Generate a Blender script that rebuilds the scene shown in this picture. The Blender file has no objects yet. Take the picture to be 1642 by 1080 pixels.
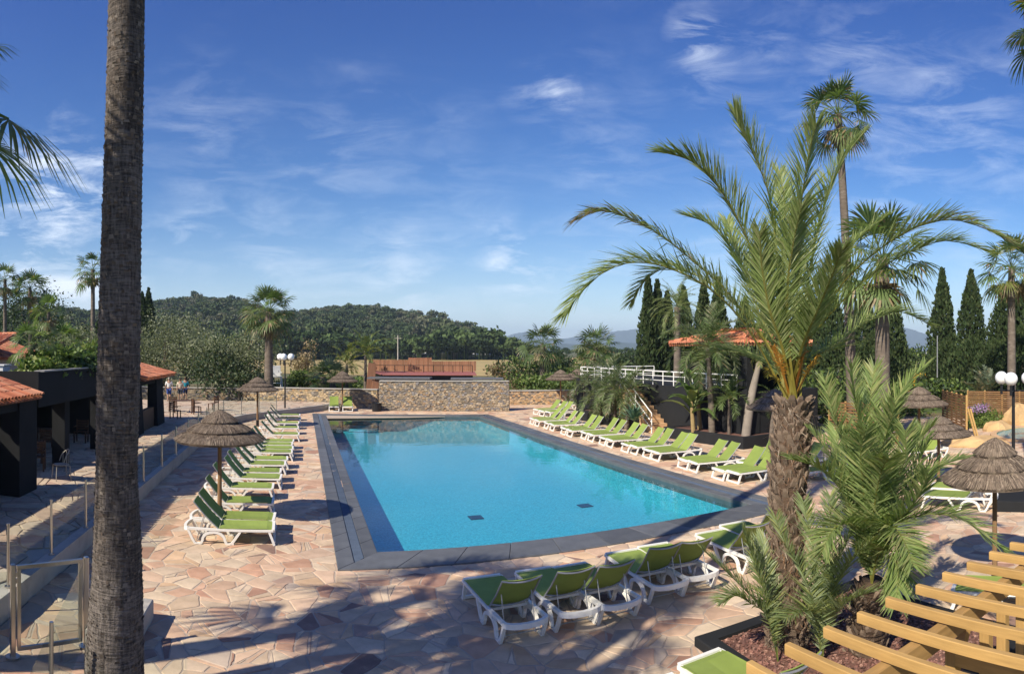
import bpy, math, random
import numpy as np
from math import sin, cos, pi, radians, atan2, hypot
from mathutils import Vector, Matrix

random.seed(7)
rng = np.random.default_rng(11)
SC = bpy.context.scene
COL = SC.collection

# ------------------------------------------------------------------ camera (a sweeping cylindrical panorama, eye 4.2 m above the deck)
EYE, FOC, HZ, YAW = 4.2, 1009.0, 561.0, 0.334
cam = bpy.data.cameras.new('camera')
cam.type = 'PANO'
cam.panorama_type = 'CENTRAL_CYLINDRICAL'
cam.central_cylindrical_range_u_min = -821 / FOC
cam.central_cylindrical_range_u_max = 821 / FOC
cam.central_cylindrical_range_v_min = -(1080 - HZ) / FOC
cam.central_cylindrical_range_v_max = HZ / FOC
cam.central_cylindrical_radius = 1.0
cam.clip_start, cam.clip_end = 0.05, 30000
cam_o = bpy.data.objects.new('camera', cam)
COL.objects.link(cam_o)
cam_o.location = (0, 0, EYE)
cam_o.rotation_euler = (pi / 2, 0, -YAW)
SC.camera = cam_o

# ------------------------------------------------------------------ daylight
SUN_EL = radians(38.5)
SUN_T = Vector((0.89, 0.455, 0)).normalized()          # ground direction the light travels in
SUN_AZ = atan2(-SUN_T.x, -SUN_T.y)                     # azimuth of the sun, clockwise from +Y
world = bpy.data.worlds.new('World')
SC.world = world
world.use_nodes = True
wn = world.node_tree
wn.nodes.clear()
WL = wn.links


def wnode(kind, **kw):
    n = wn.nodes.new(kind)
    for k, v in kw.items():
        setattr(n, k, v)
    return n


def wmath(op, a, b=None, c=None, clamp=False):
    n = wnode('ShaderNodeMath', operation=op, use_clamp=clamp)
    for i, v in enumerate((a, b, c)):
        if v is None:
            continue
        if isinstance(v, (int, float)):
            n.inputs[i].default_value = v
        else:
            WL.new(v, n.inputs[i])
    return n.outputs[0]


sky = wnode('ShaderNodeTexSky', sky_type='NISHITA', sun_disc=False)
sky.sun_elevation = SUN_EL
sky.sun_rotation = SUN_AZ
sky.altitude = 50
sky.air_density = 1.0
sky.dust_density = 0.6
sky.ozone_density = 2.5
hsv = wnode('ShaderNodeHueSaturation')
hsv.inputs['Hue'].default_value = 0.502
hsv.inputs['Saturation'].default_value = 1.28
hsv.inputs['Value'].default_value = 1.0
tc = wnode('ShaderNodeTexCoord')
nrm = wnode('ShaderNodeVectorMath', operation='NORMALIZE')
WL.new(tc.outputs['Generated'], nrm.inputs[0])
sep = wnode('ShaderNodeSeparateXYZ')
WL.new(nrm.outputs[0], sep.inputs[0])
tone = wnode('ShaderNodeVectorMath', operation='MULTIPLY')
tone_r = wnode('ShaderNodeMapRange')                  # deeper, more violet blue overhead; clear sky blue towards the horizon
tone_r.inputs[1].default_value, tone_r.inputs[2].default_value = 0.05, 0.48
tone_m = wnode('ShaderNodeMixRGB')
tone_m.inputs[1].default_value = (.90, 1.0, 1.06, 1)
tone_m.inputs[2].default_value = (.77, .73, .96, 1)
WL.new(tone_r.outputs[0], tone_m.inputs[0])
WL.new(tone_m.outputs[0], tone.inputs[1])
WL.new(sky.outputs[0], tone.inputs[0])
WL.new(tone.outputs[0], hsv.inputs['Color'])
WL.new(sep.outputs[2], tone_r.inputs[0])
# high thin cirrus on a flat layer: direction divided by its height
zc = wmath('MAXIMUM', sep.outputs[2], 0.02)
zc = wmath('ADD', zc, 0.06)
cx_ = wmath('DIVIDE', sep.outputs[0], zc)
cy_ = wmath('DIVIDE', sep.outputs[1], zc)
comb = wnode('ShaderNodeCombineXYZ')
WL.new(cx_, comb.inputs[0])
WL.new(cy_, comb.inputs[1])
mp = wnode('ShaderNodeMapping')
mp.inputs['Rotation'].default_value = (0, 0, radians(38))
mp.inputs['Scale'].default_value = (0.42, 1.35, 1)
WL.new(comb.outputs[0], mp.inputs[0])
n1 = wnode('ShaderNodeTexNoise')
n1.inputs['Scale'].default_value = 0.9
n1.inputs['Detail'].default_value = 9
n1.inputs['Roughness'].default_value = 0.62
n1.inputs['Distortion'].default_value = 0.9
WL.new(mp.outputs[0], n1.inputs['Vector'])
n2 = wnode('ShaderNodeTexNoise')
n2.inputs['Scale'].default_value = 0.35
n2.inputs['Detail'].default_value = 3
WL.new(comb.outputs[0], n2.inputs['Vector'])
wisp = wmath('MULTIPLY', wmath('SUBTRACT', n1.outputs[0], 0.47), 2.3, clamp=True)
area = wmath('MULTIPLY', wmath('SUBTRACT', n2.outputs[0], 0.40), 3.2, clamp=True)
cloud = wmath('MULTIPLY', wisp, area)


def dir_of(px, py):
    az = (px - 821) / FOC + YAW
    return Vector((sin(az), cos(az), (HZ - py) / FOC)).normalized()


# brighter wisps of the same cirrus, placed loosely and torn up by warped, streaky noise
def streaks(scale, rot, stretch, dist, rough, lo, gain, seed):
    m = wnode('ShaderNodeMapping')
    m.inputs['Location'].default_value = (seed, seed * .7, seed * 1.3)
    m.inputs['Rotation'].default_value = rot
    m.inputs['Scale'].default_value = stretch
    WL.new(nrm.outputs[0], m.inputs[0])
    n = wnode('ShaderNodeTexNoise')
    n.inputs['Scale'].default_value = scale
    n.inputs['Detail'].default_value = 10
    n.inputs['Roughness'].default_value = rough
    n.inputs['Distortion'].default_value = dist
    WL.new(m.outputs[0], n.inputs['Vector'])
    return wmath('MULTIPLY', wmath('SUBTRACT', n.outputs[0], lo), gain, clamp=True)


fine = streaks(8, (radians(25), radians(35), radians(15)), (.9, .9, 3.4), .45, .66, .44, 2.8, 3.1)
warp = streaks(5, (0, 0, 0), (1, 1, 1.5), .6, .6, .0, 1.0, 7.7)
tuft = None
for px, py, rad, st in ((1118, 72, 0.055, 1.0), (1140, 110, 0.09, 0.40), (893, 146, 0.048, 0.8), (860, 165, 0.06, 0.4), (1370, 95, 0.13, 0.42), (1230, 90, 0.09, 0.30), (1190, 170, 0.14, 0.28),
                        (110, 312, 0.13, 1.9), (300, 350, 0.12, 0.5), (20, 395, 0.12, 1.4), (560, 290, 0.2, 0.28), (20, 300, .10, .4),
                        (330, 240, 0.18, 0.32), (640, 455, 0.16, 0.8), (825, 440, 0.08, 1.2), (1470, 280, 0.30, 0.40), (1330, 200, .2, .3),
                        (120, 465, 0.15, 1.3), (420, 420, 0.18, 0.42), (700, 330, .2, .22), (980, 250, .2, .22), (1180, 420, .2, .3), (960, 430, .16, .35)):
    d = wnode('ShaderNodeVectorMath', operation='DISTANCE')
    WL.new(nrm.outputs[0], d.inputs[0])
    d.inputs[1].default_value = dir_of(px, py)
    dd = wmath('ADD', d.outputs['Value'], wmath('MULTIPLY', wmath('SUBTRACT', warp, .5), rad * 2.2))
    m = wmath('SUBTRACT', 1.0, wmath('DIVIDE', dd, rad), clamp=True)
    m = wmath('MULTIPLY', wmath('POWER', m, 1.1), st * 1.3)
    tuft = m if tuft is None else wmath('MAXIMUM', tuft, m)
cloud = wmath('ADD', wmath('MULTIPLY', cloud, 0.15), wmath('MULTIPLY', tuft, fine), clamp=True)
# pale veil close to the horizon
veil = wmath('POWER', wmath('SUBTRACT', 1.0, wmath('MULTIPLY', wmath('MAXIMUM', sep.outputs[2], 0.0), 3.6), clamp=True), 2.6)
cloud = wmath('ADD', wmath('MULTIPLY', cloud, 0.85), wmath('MULTIPLY', veil, 0.55), clamp=True)
mixc = wnode('ShaderNodeMixRGB')
mixc.inputs[2].default_value = (8.6, 9.3, 10.2, 1)
WL.new(cloud, mixc.inputs[0])
WL.new(hsv.outputs[0], mixc.inputs[1])
bg = wnode('ShaderNodeBackground')
bg.inputs['Strength'].default_value = 0.084
WL.new(mixc.outputs[0], bg.inputs['Color'])
wo = wnode('ShaderNodeOutputWorld')
WL.new(bg.outputs[0], wo.inputs['Surface'])

sun = bpy.data.lights.new('sun', 'SUN')
sun.energy = 4.4
sun.angle = radians(0.53)
sun.color = (1.0, 0.91, 0.75)
sun_o = bpy.data.objects.new('sun', sun)
COL.objects.link(sun_o)
sd = Vector((SUN_T.x * cos(SUN_EL), SUN_T.y * cos(SUN_EL), -sin(SUN_EL)))
sun_o.rotation_euler = sd.to_track_quat('-Z', 'Y').to_euler()
sun_o.location = (-30, -20, 40)

SC.view_settings.view_transform = 'Standard'
SC.view_settings.look = 'None'
SC.view_settings.gamma = 1
SC.view_settings.exposure = 0.72
SC.view_settings.use_curve_mapping = False
SC.cycles.max_bounces = 8
SC.cycles.transparent_max_bounces = 24
SC.cycles.sample_clamp_indirect = 6
SC.cycles.caustics_reflective = False
SC.cycles.caustics_refractive = False


def at(px, py, z=0.0):
    """Point of the level z seen along a direction of the photograph."""
    r = (EYE - z) * FOC / (py - HZ)
    az = (px - 821) / FOC + YAW
    return r * sin(az), r * cos(az)


def polar(px, r):
    az = (px - 821) / FOC + YAW
    return r * sin(az), r * cos(az)


def zat(py, r):
    return EYE - (py - HZ) / FOC * r


# ------------------------------------------------------------------ materials
def mat(name, base=(.5, .5, .5), rough=.7, var=.15, scale=4, bump=0, bscale=None, attr=False, ovar=0, metal=0, spec=.3,
        leaf=0, stretch=None, var2=None, bdist=.02, coords='Object', coat=0):
    m = bpy.data.materials.new(name)
    m.use_nodes = True
    nt = m.node_tree
    N, L = nt.nodes, nt.links
    bs = N['Principled BSDF']
    out = N['Material Output']
    tcn = N.new('ShaderNodeTexCoord')
    vec = tcn.outputs[coords]
    if coords == 'Geo':
        pass
    if stretch:
        mpn = N.new('ShaderNodeMapping')
        mpn.inputs['Scale'].default_value = stretch
        L.new(vec, mpn.inputs[0])
        vec = mpn.outputs[0]

    def noise(s, detail=5, rough=.6):
        n = N.new('ShaderNodeTexNoise')
        n.inputs['Scale'].default_value = s
        n.inputs['Detail'].default_value = detail
        n.inputs['Roughness'].default_value = rough
        L.new(vec, n.inputs['Vector'])
        return n.outputs[0]

    def rangemul(col, fac, lo, hi):
        mr = N.new('ShaderNodeMapRange')
        mr.inputs[1].default_value, mr.inputs[2].default_value = .25, .75
        mr.inputs[3].default_value, mr.inputs[4].default_value = lo, hi
        L.new(fac, mr.inputs[0])
        mx = N.new('ShaderNodeVectorMath')
        mx.operation = 'SCALE'
        L.new(col, mx.inputs[0])
        L.new(mr.outputs[0], mx.inputs['Scale'])
        return mx.outputs[0]
    if attr:
        a = N.new('ShaderNodeAttribute')
        a.attribute_name = 'Col'
        c = a.outputs['Color']
    else:
        a = N.new('ShaderNodeRGB')
        a.outputs[0].default_value = (*base, 1)
        c = a.outputs[0]
    if var2:                                            # second colour blended in by noise: wear, stains, grain
        mixn = N.new('ShaderNodeMixRGB')
        mixn.inputs[2].default_value = (*var2[0], 1)
        r = N.new('ShaderNodeMapRange')
        r.inputs[1].default_value, r.inputs[2].default_value = var2[2], var2[3]
        L.new(noise(var2[1], 6, .65), r.inputs[0])
        L.new(r.outputs[0], mixn.inputs[0])
        L.new(c, mixn.inputs[1])
        c = mixn.outputs[0]
    if var:
        c = rangemul(c, noise(scale), 1 - var, 1 + var)
    if ovar:
        oi = N.new('ShaderNodeObjectInfo')
        mr = N.new('ShaderNodeMapRange')
        mr.inputs[3].default_value, mr.inputs[4].default_value = 1 - ovar, 1 + ovar
        L.new(oi.outputs['Random'], mr.inputs[0])
        mx = N.new('ShaderNodeVectorMath')
        mx.operation = 'SCALE'
        L.new(c, mx.inputs[0])
        L.new(mr.outputs[0], mx.inputs['Scale'])
        c = mx.outputs[0]
    L.new(c, bs.inputs['Base Color'])
    bs.inputs['Roughness'].default_value = rough
    bs.inputs['Metallic'].default_value = metal
    bs.inputs['Specular IOR Level'].default_value = spec
    if coat:
        bs.inputs['Coat Weight'].default_value = coat
    if bump:
        b = N.new('ShaderNodeBump')
        b.inputs['Strength'].default_value = bump
        b.inputs['Distance'].default_value = bdist
        L.new(noise(bscale or scale * 3, 6, .65), b.inputs['Height'])
        L.new(b.outputs[0], bs.inputs['Normal'])
    if leaf:
        tr = N.new('ShaderNodeBsdfTranslucent')
        sc2 = N.new('ShaderNodeVectorMath')
        sc2.operation = 'MULTIPLY'
        sc2.inputs[1].default_value = (1.25, 1.35, .7)
        L.new(c, sc2.inputs[0])
        L.new(sc2.outputs[0], tr.inputs['Color'])
        ms = N.new('ShaderNodeMixShader')
        ms.inputs[0].default_value = leaf
        L.new(bs.outputs[0], ms.inputs[1])
        L.new(tr.outputs[0], ms.inputs[2])
        L.new(ms.outputs[0], out.inputs['Surface'])
    return m


# ------------------------------------------------------------------ mesh helpers
def new_mesh(name, V, F, mats, col=None, smooth=False, midx=None):
    me = bpy.data.meshes.new(name)
    me.from_pydata([tuple(v) for v in V], [], F)
    for m in (mats if isinstance(mats, (list, tuple)) else [mats]):
        me.materials.append(m)
    if midx is not None and len(me.polygons) == len(midx):
        me.polygons.foreach_set('material_index', midx)
    if smooth:
        me.polygons.foreach_set('use_smooth', [True] * len(me.polygons))
    if col is not None:
        ca = me.color_attributes.new('Col', 'FLOAT_COLOR', 'CORNER')
        cnt = np.array([len(f) for f in F])
        c = np.concatenate([np.asarray(col, float), np.ones((len(F), 1))], 1)
        ca.data.foreach_set('color', np.repeat(c, cnt, 0).ravel().astype(np.float32))
    me.update()
    return me


def link(name, me, parent=None, loc=None, rot=None, scale=None):
    o = bpy.data.objects.new(name, me)
    COL.objects.link(o)
    if parent is not None:
        o.parent = parent
    if loc is not None:
        o.location = loc
    if rot is not None:
        o.rotation_euler = rot
    if scale is not None:
        o.scale = scale
    return o


def quad_mesh(name, Q, C, m, parent=None, smooth=False, kind=None):
    """Q (n,4,3) quads, C (n,3) colours: one mesh of loose leaf-like faces."""
    Q = np.asarray(Q, np.float32)
    n = len(Q)
    me = bpy.data.meshes.new(name)
    me.vertices.add(n * 4)
    me.vertices.foreach_set('co', Q.reshape(-1))
    me.loops.add(n * 4)
    me.loops.foreach_set('vertex_index', np.arange(n * 4, dtype=np.int32))
    me.polygons.add(n)
    me.polygons.foreach_set('loop_start', np.arange(0, n * 4, 4, dtype=np.int32))
    me.materials.append(m)
    ca = me.color_attributes.new('Col', 'FLOAT_COLOR', 'CORNER')
    c4 = np.concatenate([np.asarray(C, np.float32), np.ones((n, 1), np.float32)], 1)
    ca.data.foreach_set('color', np.repeat(c4, 4, 0).ravel())
    me.update(calc_edges=True)
    me.validate()
    o = link(name, me, parent)
    if kind:
        o['kind'] = kind
    return o


class MB:
    """Collects boxes, beams, tubes, prisms and lathes and builds them as one mesh."""

    def __init__(self):
        self.V, self.F, self.M, self.C = [], [], [], []

    def add(self, V, F, mi=0, col=(.5, .5, .5)):
        b = len(self.V)
        self.V += [tuple(v) for v in V]
        for f in F:
            self.F.append(tuple(i + b for i in f))
            self.M.append(mi)
            self.C.append(col)
        return self

    def box(self, c, s, rz=0, mi=0, col=(.5, .5, .5)):
        x, y, z = s[0] / 2, s[1] / 2, s[2] / 2
        P = [(-x, -y, -z), (x, -y, -z), (x, y, -z), (-x, y, -z), (-x, -y, z), (x, -y, z), (x, y, z), (-x, y, z)]
        cr, sr = cos(rz), sin(rz)
        V = [(c[0] + p[0] * cr - p[1] * sr, c[1] + p[0] * sr + p[1] * cr, c[2] + p[2]) for p in P]
        return self.add(V, [(3, 2, 1, 0), (4, 5, 6, 7), (0, 1, 5, 4), (1, 2, 6, 5), (2, 3, 7, 6), (3, 0, 4, 7)], mi, col)

    def rbox(self, c, s, bev, rz=0, mi=0, col=(.5, .5, .5)):
        """Box with its four upright edges and the top edges chamfered."""
        x, y, z = s[0] / 2, s[1] / 2, s[2] / 2
        b = bev

        def ring(k, zz):
            xx, yy = x - k, y - k
            return [(-xx + b, -yy, zz), (xx - b, -yy, zz), (xx, -yy + b, zz), (xx, yy - b, zz), (xx - b, yy, zz), (-xx + b, yy, zz), (-xx, yy - b, zz), (-xx, -yy + b, zz)]
        P = ring(0, -z) + ring(0, z - b) + ring(b * .8, z)
        cr, sr = cos(rz), sin(rz)
        V = [(c[0] + p[0] * cr - p[1] * sr, c[1] + p[0] * sr + p[1] * cr, c[2] + p[2]) for p in P]
        F = [tuple(range(7, -1, -1)), tuple(range(16, 24))]
        for k in (0, 8):
            for i in range(8):
                j = (i + 1) % 8
                F.append((k + i, k + j, k + 8 + j, k + 8 + i))
        return self.add(V, F, mi, col)

    def beam(self, p, q, w, h, up=(0, 0, 1), mi=0, col=(.5, .5, .5)):
        p, q, up = Vector(p), Vector(q), Vector(up)
        d = (q - p).normalized()
        s = d.cross(up)
        if s.length < 1e-4:
            s = d.cross(Vector((1, 0, 0)))
        s.normalize()
        u = s.cross(d)
        V = []
        for e in (p, q):
            for a, b in ((-1, -1), (1, -1), (1, 1), (-1, 1)):
                V.append(e + s * (a * w / 2) + u * (b * h / 2))
        return self.add(V, [(3, 2, 1, 0), (4, 5, 6, 7), (0, 1, 5, 4), (1, 2, 6, 5), (2, 3, 7, 6), (3, 0, 4, 7)], mi, col)

    def path(self, pts, w, h, up, mi=0, closed=False):
        """Rectangular section swept along a path whose bends are mitred; up is the fixed axis of the section."""
        P = [Vector(p) for p in pts]
        up = Vector(up).normalized()
        n = len(P)
        V = []
        for i in range(n):
            if closed:
                d = (P[(i + 1) % n] - P[i - 1]).normalized()
            else:
                d = (P[min(i + 1, n - 1)] - P[max(i - 1, 0)]).normalized()
            s = d.cross(up).normalized()
            for a, b in ((-1, -1), (1, -1), (1, 1), (-1, 1)):
                V.append(P[i] + s * (a * w / 2) + up * (b * h / 2))
        F = [] if closed else [(0, 1, 2, 3), tuple(4 * (n - 1) + k for k in (3, 2, 1, 0))]
        for i in range(n if closed else n - 1):
            a, b = 4 * i, 4 * ((i + 1) % n)
            for k in range(4):
                l = (k + 1) % 4
                F.append((a + k, b + k, b + l, a + l))
        return self.add(V, F, mi)

    def tube(self, pts, rad, n=8, mi=0, cap=True, col=(.5, .5, .5)):
        P = [Vector(p) for p in pts]
        if not hasattr(rad, '__len__'):
            rad = [rad] * len(P)
        t0 = (P[1] - P[0]).normalized()
        s = t0.cross(Vector((0, 0, 1)))
        if s.length < 1e-3:
            s = Vector((1, 0, 0))
        s.normalize()
        V = []
        for i, p in enumerate(P):
            d = (P[min(i + 1, len(P) - 1)] - P[max(i - 1, 0)]).normalized()
            s = (s - d * s.dot(d)).normalized()
            u = d.cross(s)
            for k in range(n):
                a = 2 * pi * k / n
                V.append(p + (s * cos(a) + u * sin(a)) * rad[i])
        F = []
        for i in range(len(P) - 1):
            for k in range(n):
                l = (k + 1) % n
                F.append((i * n + k, i * n + l, i * n + n + l, i * n + n + k))
        if cap:
            F.append(tuple(range(n - 1, -1, -1)))
            F.append(tuple((len(P) - 1) * n + k for k in range(n)))
        return self.add(V, F, mi, col)

    def lathe(self, prof, n=24, c=(0, 0, 0), mi=0, jit=0):
        V, F = [], []
        for r, z in prof:
            for k in range(n):
                a = 2 * pi * k / n
                rr = r * (1 + random.uniform(-jit, jit))
                V.append((c[0] + rr * cos(a), c[1] + rr * sin(a), c[2] + z))
        for i in range(len(prof) - 1):
            for k in range(n):
                l = (k + 1) % n
                F.append((i * n + k, i * n + l, i * n + n + l, i * n + n + k))
        return self.add(V, F, mi)

    def prism(self, poly, z0, z1, mi=0, col=(.5, .5, .5)):
        n = len(poly)
        ar = sum(poly[i][0] * poly[(i + 1) % n][1] - poly[(i + 1) % n][0] * poly[i][1] for i in range(n))
        if ar < 0:
            poly = poly[::-1]
        V = [(x, y, z0) for x, y in poly] + [(x, y, z1) for x, y in poly]
        F = [tuple(range(n - 1, -1, -1)), tuple(range(n, 2 * n))]
        F += [(i, (i + 1) % n, n + (i + 1) % n, n + i) for i in range(n)]
        return self.add(V, F, mi, col)

    def sphere(self, c, r, nu=14, nv=10, mi=0):
        rx, ry, rz_ = r if hasattr(r, '__len__') else (r, r, r)
        V = [(c[0], c[1], c[2] - rz_)]
        for j in range(1, nv):
            t = -pi / 2 + pi * j / nv
            for i in range(nu):
                a = 2 * pi * i / nu
                V.append((c[0] + rx * cos(t) * cos(a), c[1] + ry * cos(t) * sin(a), c[2] + rz_ * sin(t)))
        V.append((c[0], c[1], c[2] + rz_))
        F = [(0, 1 + (i + 1) % nu, 1 + i) for i in range(nu)]
        for j in range(nv - 2):
            for i in range(nu):
                a, b = 1 + j * nu + i, 1 + j * nu + (i + 1) % nu
                F.append((a, b, b + nu, a + nu))
        l = len(V) - 1
        F += [(l, l - nu + i, l - nu + (i + 1) % nu) for i in range(nu)]
        return self.add(V, F, mi)

    def build(self, name, mats, parent=None, smooth=False, colors=False, kind=None, loc=None, rot=None):
        me = new_mesh(name, self.V, self.F, mats, self.C if colors else None, smooth, self.M)
        o = link(name, me, parent, loc, rot)
        if kind:
            o['kind'] = kind
        return o


def thing(name, label, cat, loc=(0, 0, 0), rz=0, group=None):
    o = bpy.data.objects.new(name, None)
    COL.objects.link(o)
    o.empty_display_size = .2
    o.location = loc
    o.rotation_euler = (0, 0, rz)
    return tag(o, label, cat, group)


def tag(o, label=None, cat=None, group=None, kind=None):
    for k, v in (('label', label), ('category', cat), ('group', group), ('kind', kind)):
        if v:
            o[k] = v
    return o


KIDS = {}


def children_of(o):
    return [c for c in o.children]


def copy_thing(root, loc, rz, label, group=None, scale=None):
    r = root.copy()
    COL.objects.link(r)
    r.location = loc
    r.rotation_euler = (0, 0, rz)
    r['label'] = label
    if group:
        r['group'] = group
    if scale:
        r.scale = (scale,) * 3
    for ch in children_of(root):
        c = ch.copy()
        COL.objects.link(c)
        c.parent = r
        for g in children_of(ch):
            d = g.copy()
            COL.objects.link(d)
            d.parent = c
    return r


# ------------------------------------------------------------------ irregular stone pieces (cells of scattered seeds)
def cells(points, spacing, reach=2.4):
    pts = np.asarray(points, float)
    grid = {}
    for i, (x, y) in enumerate(pts):
        grid.setdefault((int(x // spacing), int(y // spacing)), []).append(i)
    out = []
    k = int(math.ceil(reach))
    for i, (x, y) in enumerate(pts):
        gx, gy = int(x // spacing), int(y // spacing)
        nb = []
        for a in range(gx - k, gx + k + 1):
            for b in range(gy - k, gy + k + 1):
                nb += grid.get((a, b), ())
        nb = sorted(((pts[j][0] - x) ** 2 + (pts[j][1] - y) ** 2, j) for j in nb if j != i)
        e = spacing * reach * .6
        poly = [(x - e, y - e), (x + e, y - e), (x + e, y + e), (x - e, y + e)]
        for d2, j in nb:
            mr = max((p[0] - x) ** 2 + (p[1] - y) ** 2 for p in poly)
            if d2 > 4 * mr:
                break
            nx, ny = pts[j][0] - x, pts[j][1] - y
            c = nx * (x + pts[j][0]) / 2 + ny * (y + pts[j][1]) / 2
            new = []
            for q in range(len(poly)):
                p0, p1 = poly[q], poly[(q + 1) % len(poly)]
                s0, s1 = nx * p0[0] + ny * p0[1] - c, nx * p1[0] + ny * p1[1] - c
                if s0 <= 0:
                    new.append(p0)
                if (s0 < 0 < s1) or (s1 < 0 < s0):
                    t = s0 / (s0 - s1)
                    new.append((p0[0] + (p1[0] - p0[0]) * t, p0[1] + (p1[1] - p0[1]) * t))
            poly = new
            if len(poly) < 3:
                break
        out.append(poly)
    return out


def inset(poly, d):
    """Shrink a convex polygon by d (towards its centre, side by side)."""
    n = len(poly)
    cx = sum(p[0] for p in poly) / n
    cy = sum(p[1] for p in poly) / n
    res = poly
    out = list(poly)
    for i in range(n):
        p0, p1 = poly[i], poly[(i + 1) % n]
        ex, ey = p1[0] - p0[0], p1[1] - p0[1]
        l = hypot(ex, ey)
        if l < 1e-6:
            continue
        nx, ny = ey / l, -ex / l
        c = nx * p0[0] + ny * p0[1] - d
        new = []
        for q in range(len(out)):
            a, b = out[q], out[(q + 1) % len(out)]
            s0, s1 = nx * a[0] + ny * a[1] - c, nx * b[0] + ny * b[1] - c
            if s0 <= 0:
                new.append(a)
            if (s0 < 0 < s1) or (s1 < 0 < s0):
                t = s0 / (s0 - s1)
                new.append((a[0] + (b[0] - a[0]) * t, a[1] + (b[1] - a[1]) * t))
        out = new
        if len(out) < 3:
            return []
    return out
# ------------------------------------------------------------------ shared materials
M_mortar = mat('sand_mortar', (.44, .35, .27), .9, .12, 6, .2)
M_flag = mat('flagstone', attr=True, rough=.85, spec=.12, var=.24, scale=2.6, var2=((.40, .30, .22), 5.5, .56, .80), bump=.25, bscale=14, bdist=.01)
M_slate = mat('slate_coping', (.105, .110, .118), .55, .22, 2.5, .15, 20, ovar=.18, bdist=.005)
M_pool = mat('pool_mosaic', (.05, .335, .40), .35, .30, 14, 0, var2=((.13, .52, .56), 30, .45, .62))
M_char = mat('charcoal_render', (.020, .021, .023), .9, .18, 1.5, .2, 60, bdist=.004, spec=.15)
M_conc = mat('pale_concrete', (.42, .39, .34), .85, .16, 1.2, .2, 30, var2=((.26, .24, .21), .9, .5, .75))
M_white = mat('white_plastic', (.80, .78, .73), .42, .05, 6, spec=.4)
M_paint = mat('white_paint', (.78, .77, .74), .5, .06, 3)
M_tile = mat('terracotta', (.50, .165, .075), .8, .28, 2.2, .25, 18, attr=True, var2=((.20, .13, .10), 1.6, .52, .80))
M_roofdeck = mat('roof_underlay', (.16, .07, .045), .9, .2)
M_stone = mat('wall_stone', attr=True, rough=.88, var=.22, scale=5, bump=.4, bscale=22, bdist=.012)
M_joint = mat('dark_mortar', (.17, .145, .115), .95, .2)
_tk = dict(rough=.62, var=.26, scale=2.4, bump=.15, bscale=9, ovar=.10, bdist=.004, var2=((.36, .20, .065), 1.0, .60, .78))
M_timber = mat('pale_timber', (.44, .27, .095), stretch=(9, 1.0, 9), **_tk)
M_timber_x = mat('pale_timber_beam', (.38, .235, .09), stretch=(1.0, 9, 9), **_tk)
M_timber_z = mat('pale_timber_post', (.42, .26, .095), stretch=(9, 9, 1.0), **_tk)
M_darkwood = mat('dark_wood', (.090, .045, .024), .6, .25, 2, .2, 12, stretch=(6, 6, 1))
M_redwood = mat('red_cedar', (.27, .13, .072), .75, .25, 1.6, .25, 8, ovar=.22, stretch=(3, 3, .5))
M_reddeck = mat('red_decking', (.30, .105, .085), .7, .15, 2)
M_postwood = mat('post_wood', (.23, .135, .068), .8, .25, 3, .3, 12, stretch=(3, 3, .6))
M_steel = mat('brushed_steel', (.55, .53, .48), .30, .08, 5, metal=1.0)
M_grey = mat('grey_tube', (.42, .42, .43), .4, .05, metal=.6)
M_black = mat('black_metal', (.015, .015, .017), .45, .1)
M_greymetal = mat('zinc_sheet', (.12, .12, .125), .55, .15)


def glass_mat(name, tint, ior=1.45, rough=.02):
    m = bpy.data.materials.new(name)
    m.use_nodes = True
    N, L = m.node_tree.nodes, m.node_tree.links
    N.remove(N['Principled BSDF'])
    t = N.new('ShaderNodeBsdfTransparent')
    t.inputs[0].default_value = (*tint, 1)
    g = N.new('ShaderNodeBsdfGlossy')
    g.inputs['Roughness'].default_value = rough
    f = N.new('ShaderNodeFresnel')
    f.inputs['IOR'].default_value = ior
    ms = N.new('ShaderNodeMixShader')
    ge = N.new('ShaderNodeNewGeometry')                 # seen from below the sheet there is no second reflection to count
    inv = N.new('ShaderNodeMath')
    inv.operation = 'SUBTRACT'
    inv.inputs[0].default_value = 1
    L.new(ge.outputs['Backfacing'], inv.inputs[1])
    mu = N.new('ShaderNodeMath')
    mu.operation = 'MULTIPLY'
    L.new(f.outputs[0], mu.inputs[0])
    L.new(inv.outputs[0], mu.inputs[1])
    L.new(mu.outputs[0], ms.inputs[0])
    L.new(t.outputs[0], ms.inputs[1])
    L.new(g.outputs[0], ms.inputs[2])
    L.new(ms.outputs[0], N['Material Output'].inputs['Surface'])
    return m, f, g


M_glass = glass_mat('clear_glass', (.93, .96, .95))[0]
M_water, _f, _g = glass_mat('pool_water', (.66, .90, .97), 1.33, .015)
_N, _L = M_water.node_tree.nodes, M_water.node_tree.links
_tc = _N.new('ShaderNodeTexCoord')
_n = _N.new('ShaderNodeTexNoise')
_n.inputs['Scale'].default_value = 1.6
_n.inputs['Detail'].default_value = 4
_L.new(_tc.outputs['Object'], _n.inputs['Vector'])
_b = _N.new('ShaderNodeBump')
_b.inputs['Strength'].default_value = .34
_b.inputs['Distance'].default_value = .012
_L.new(_n.outputs[0], _b.inputs['Height'])
_L.new(_b.outputs[0], _g.inputs['Normal'])
_L.new(_b.outputs[0], _f.inputs['Normal'])

def lerp(a, b, t):
    return (a[0] + (b[0] - a[0]) * t, a[1] + (b[1] - a[1]) * t)


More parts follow.
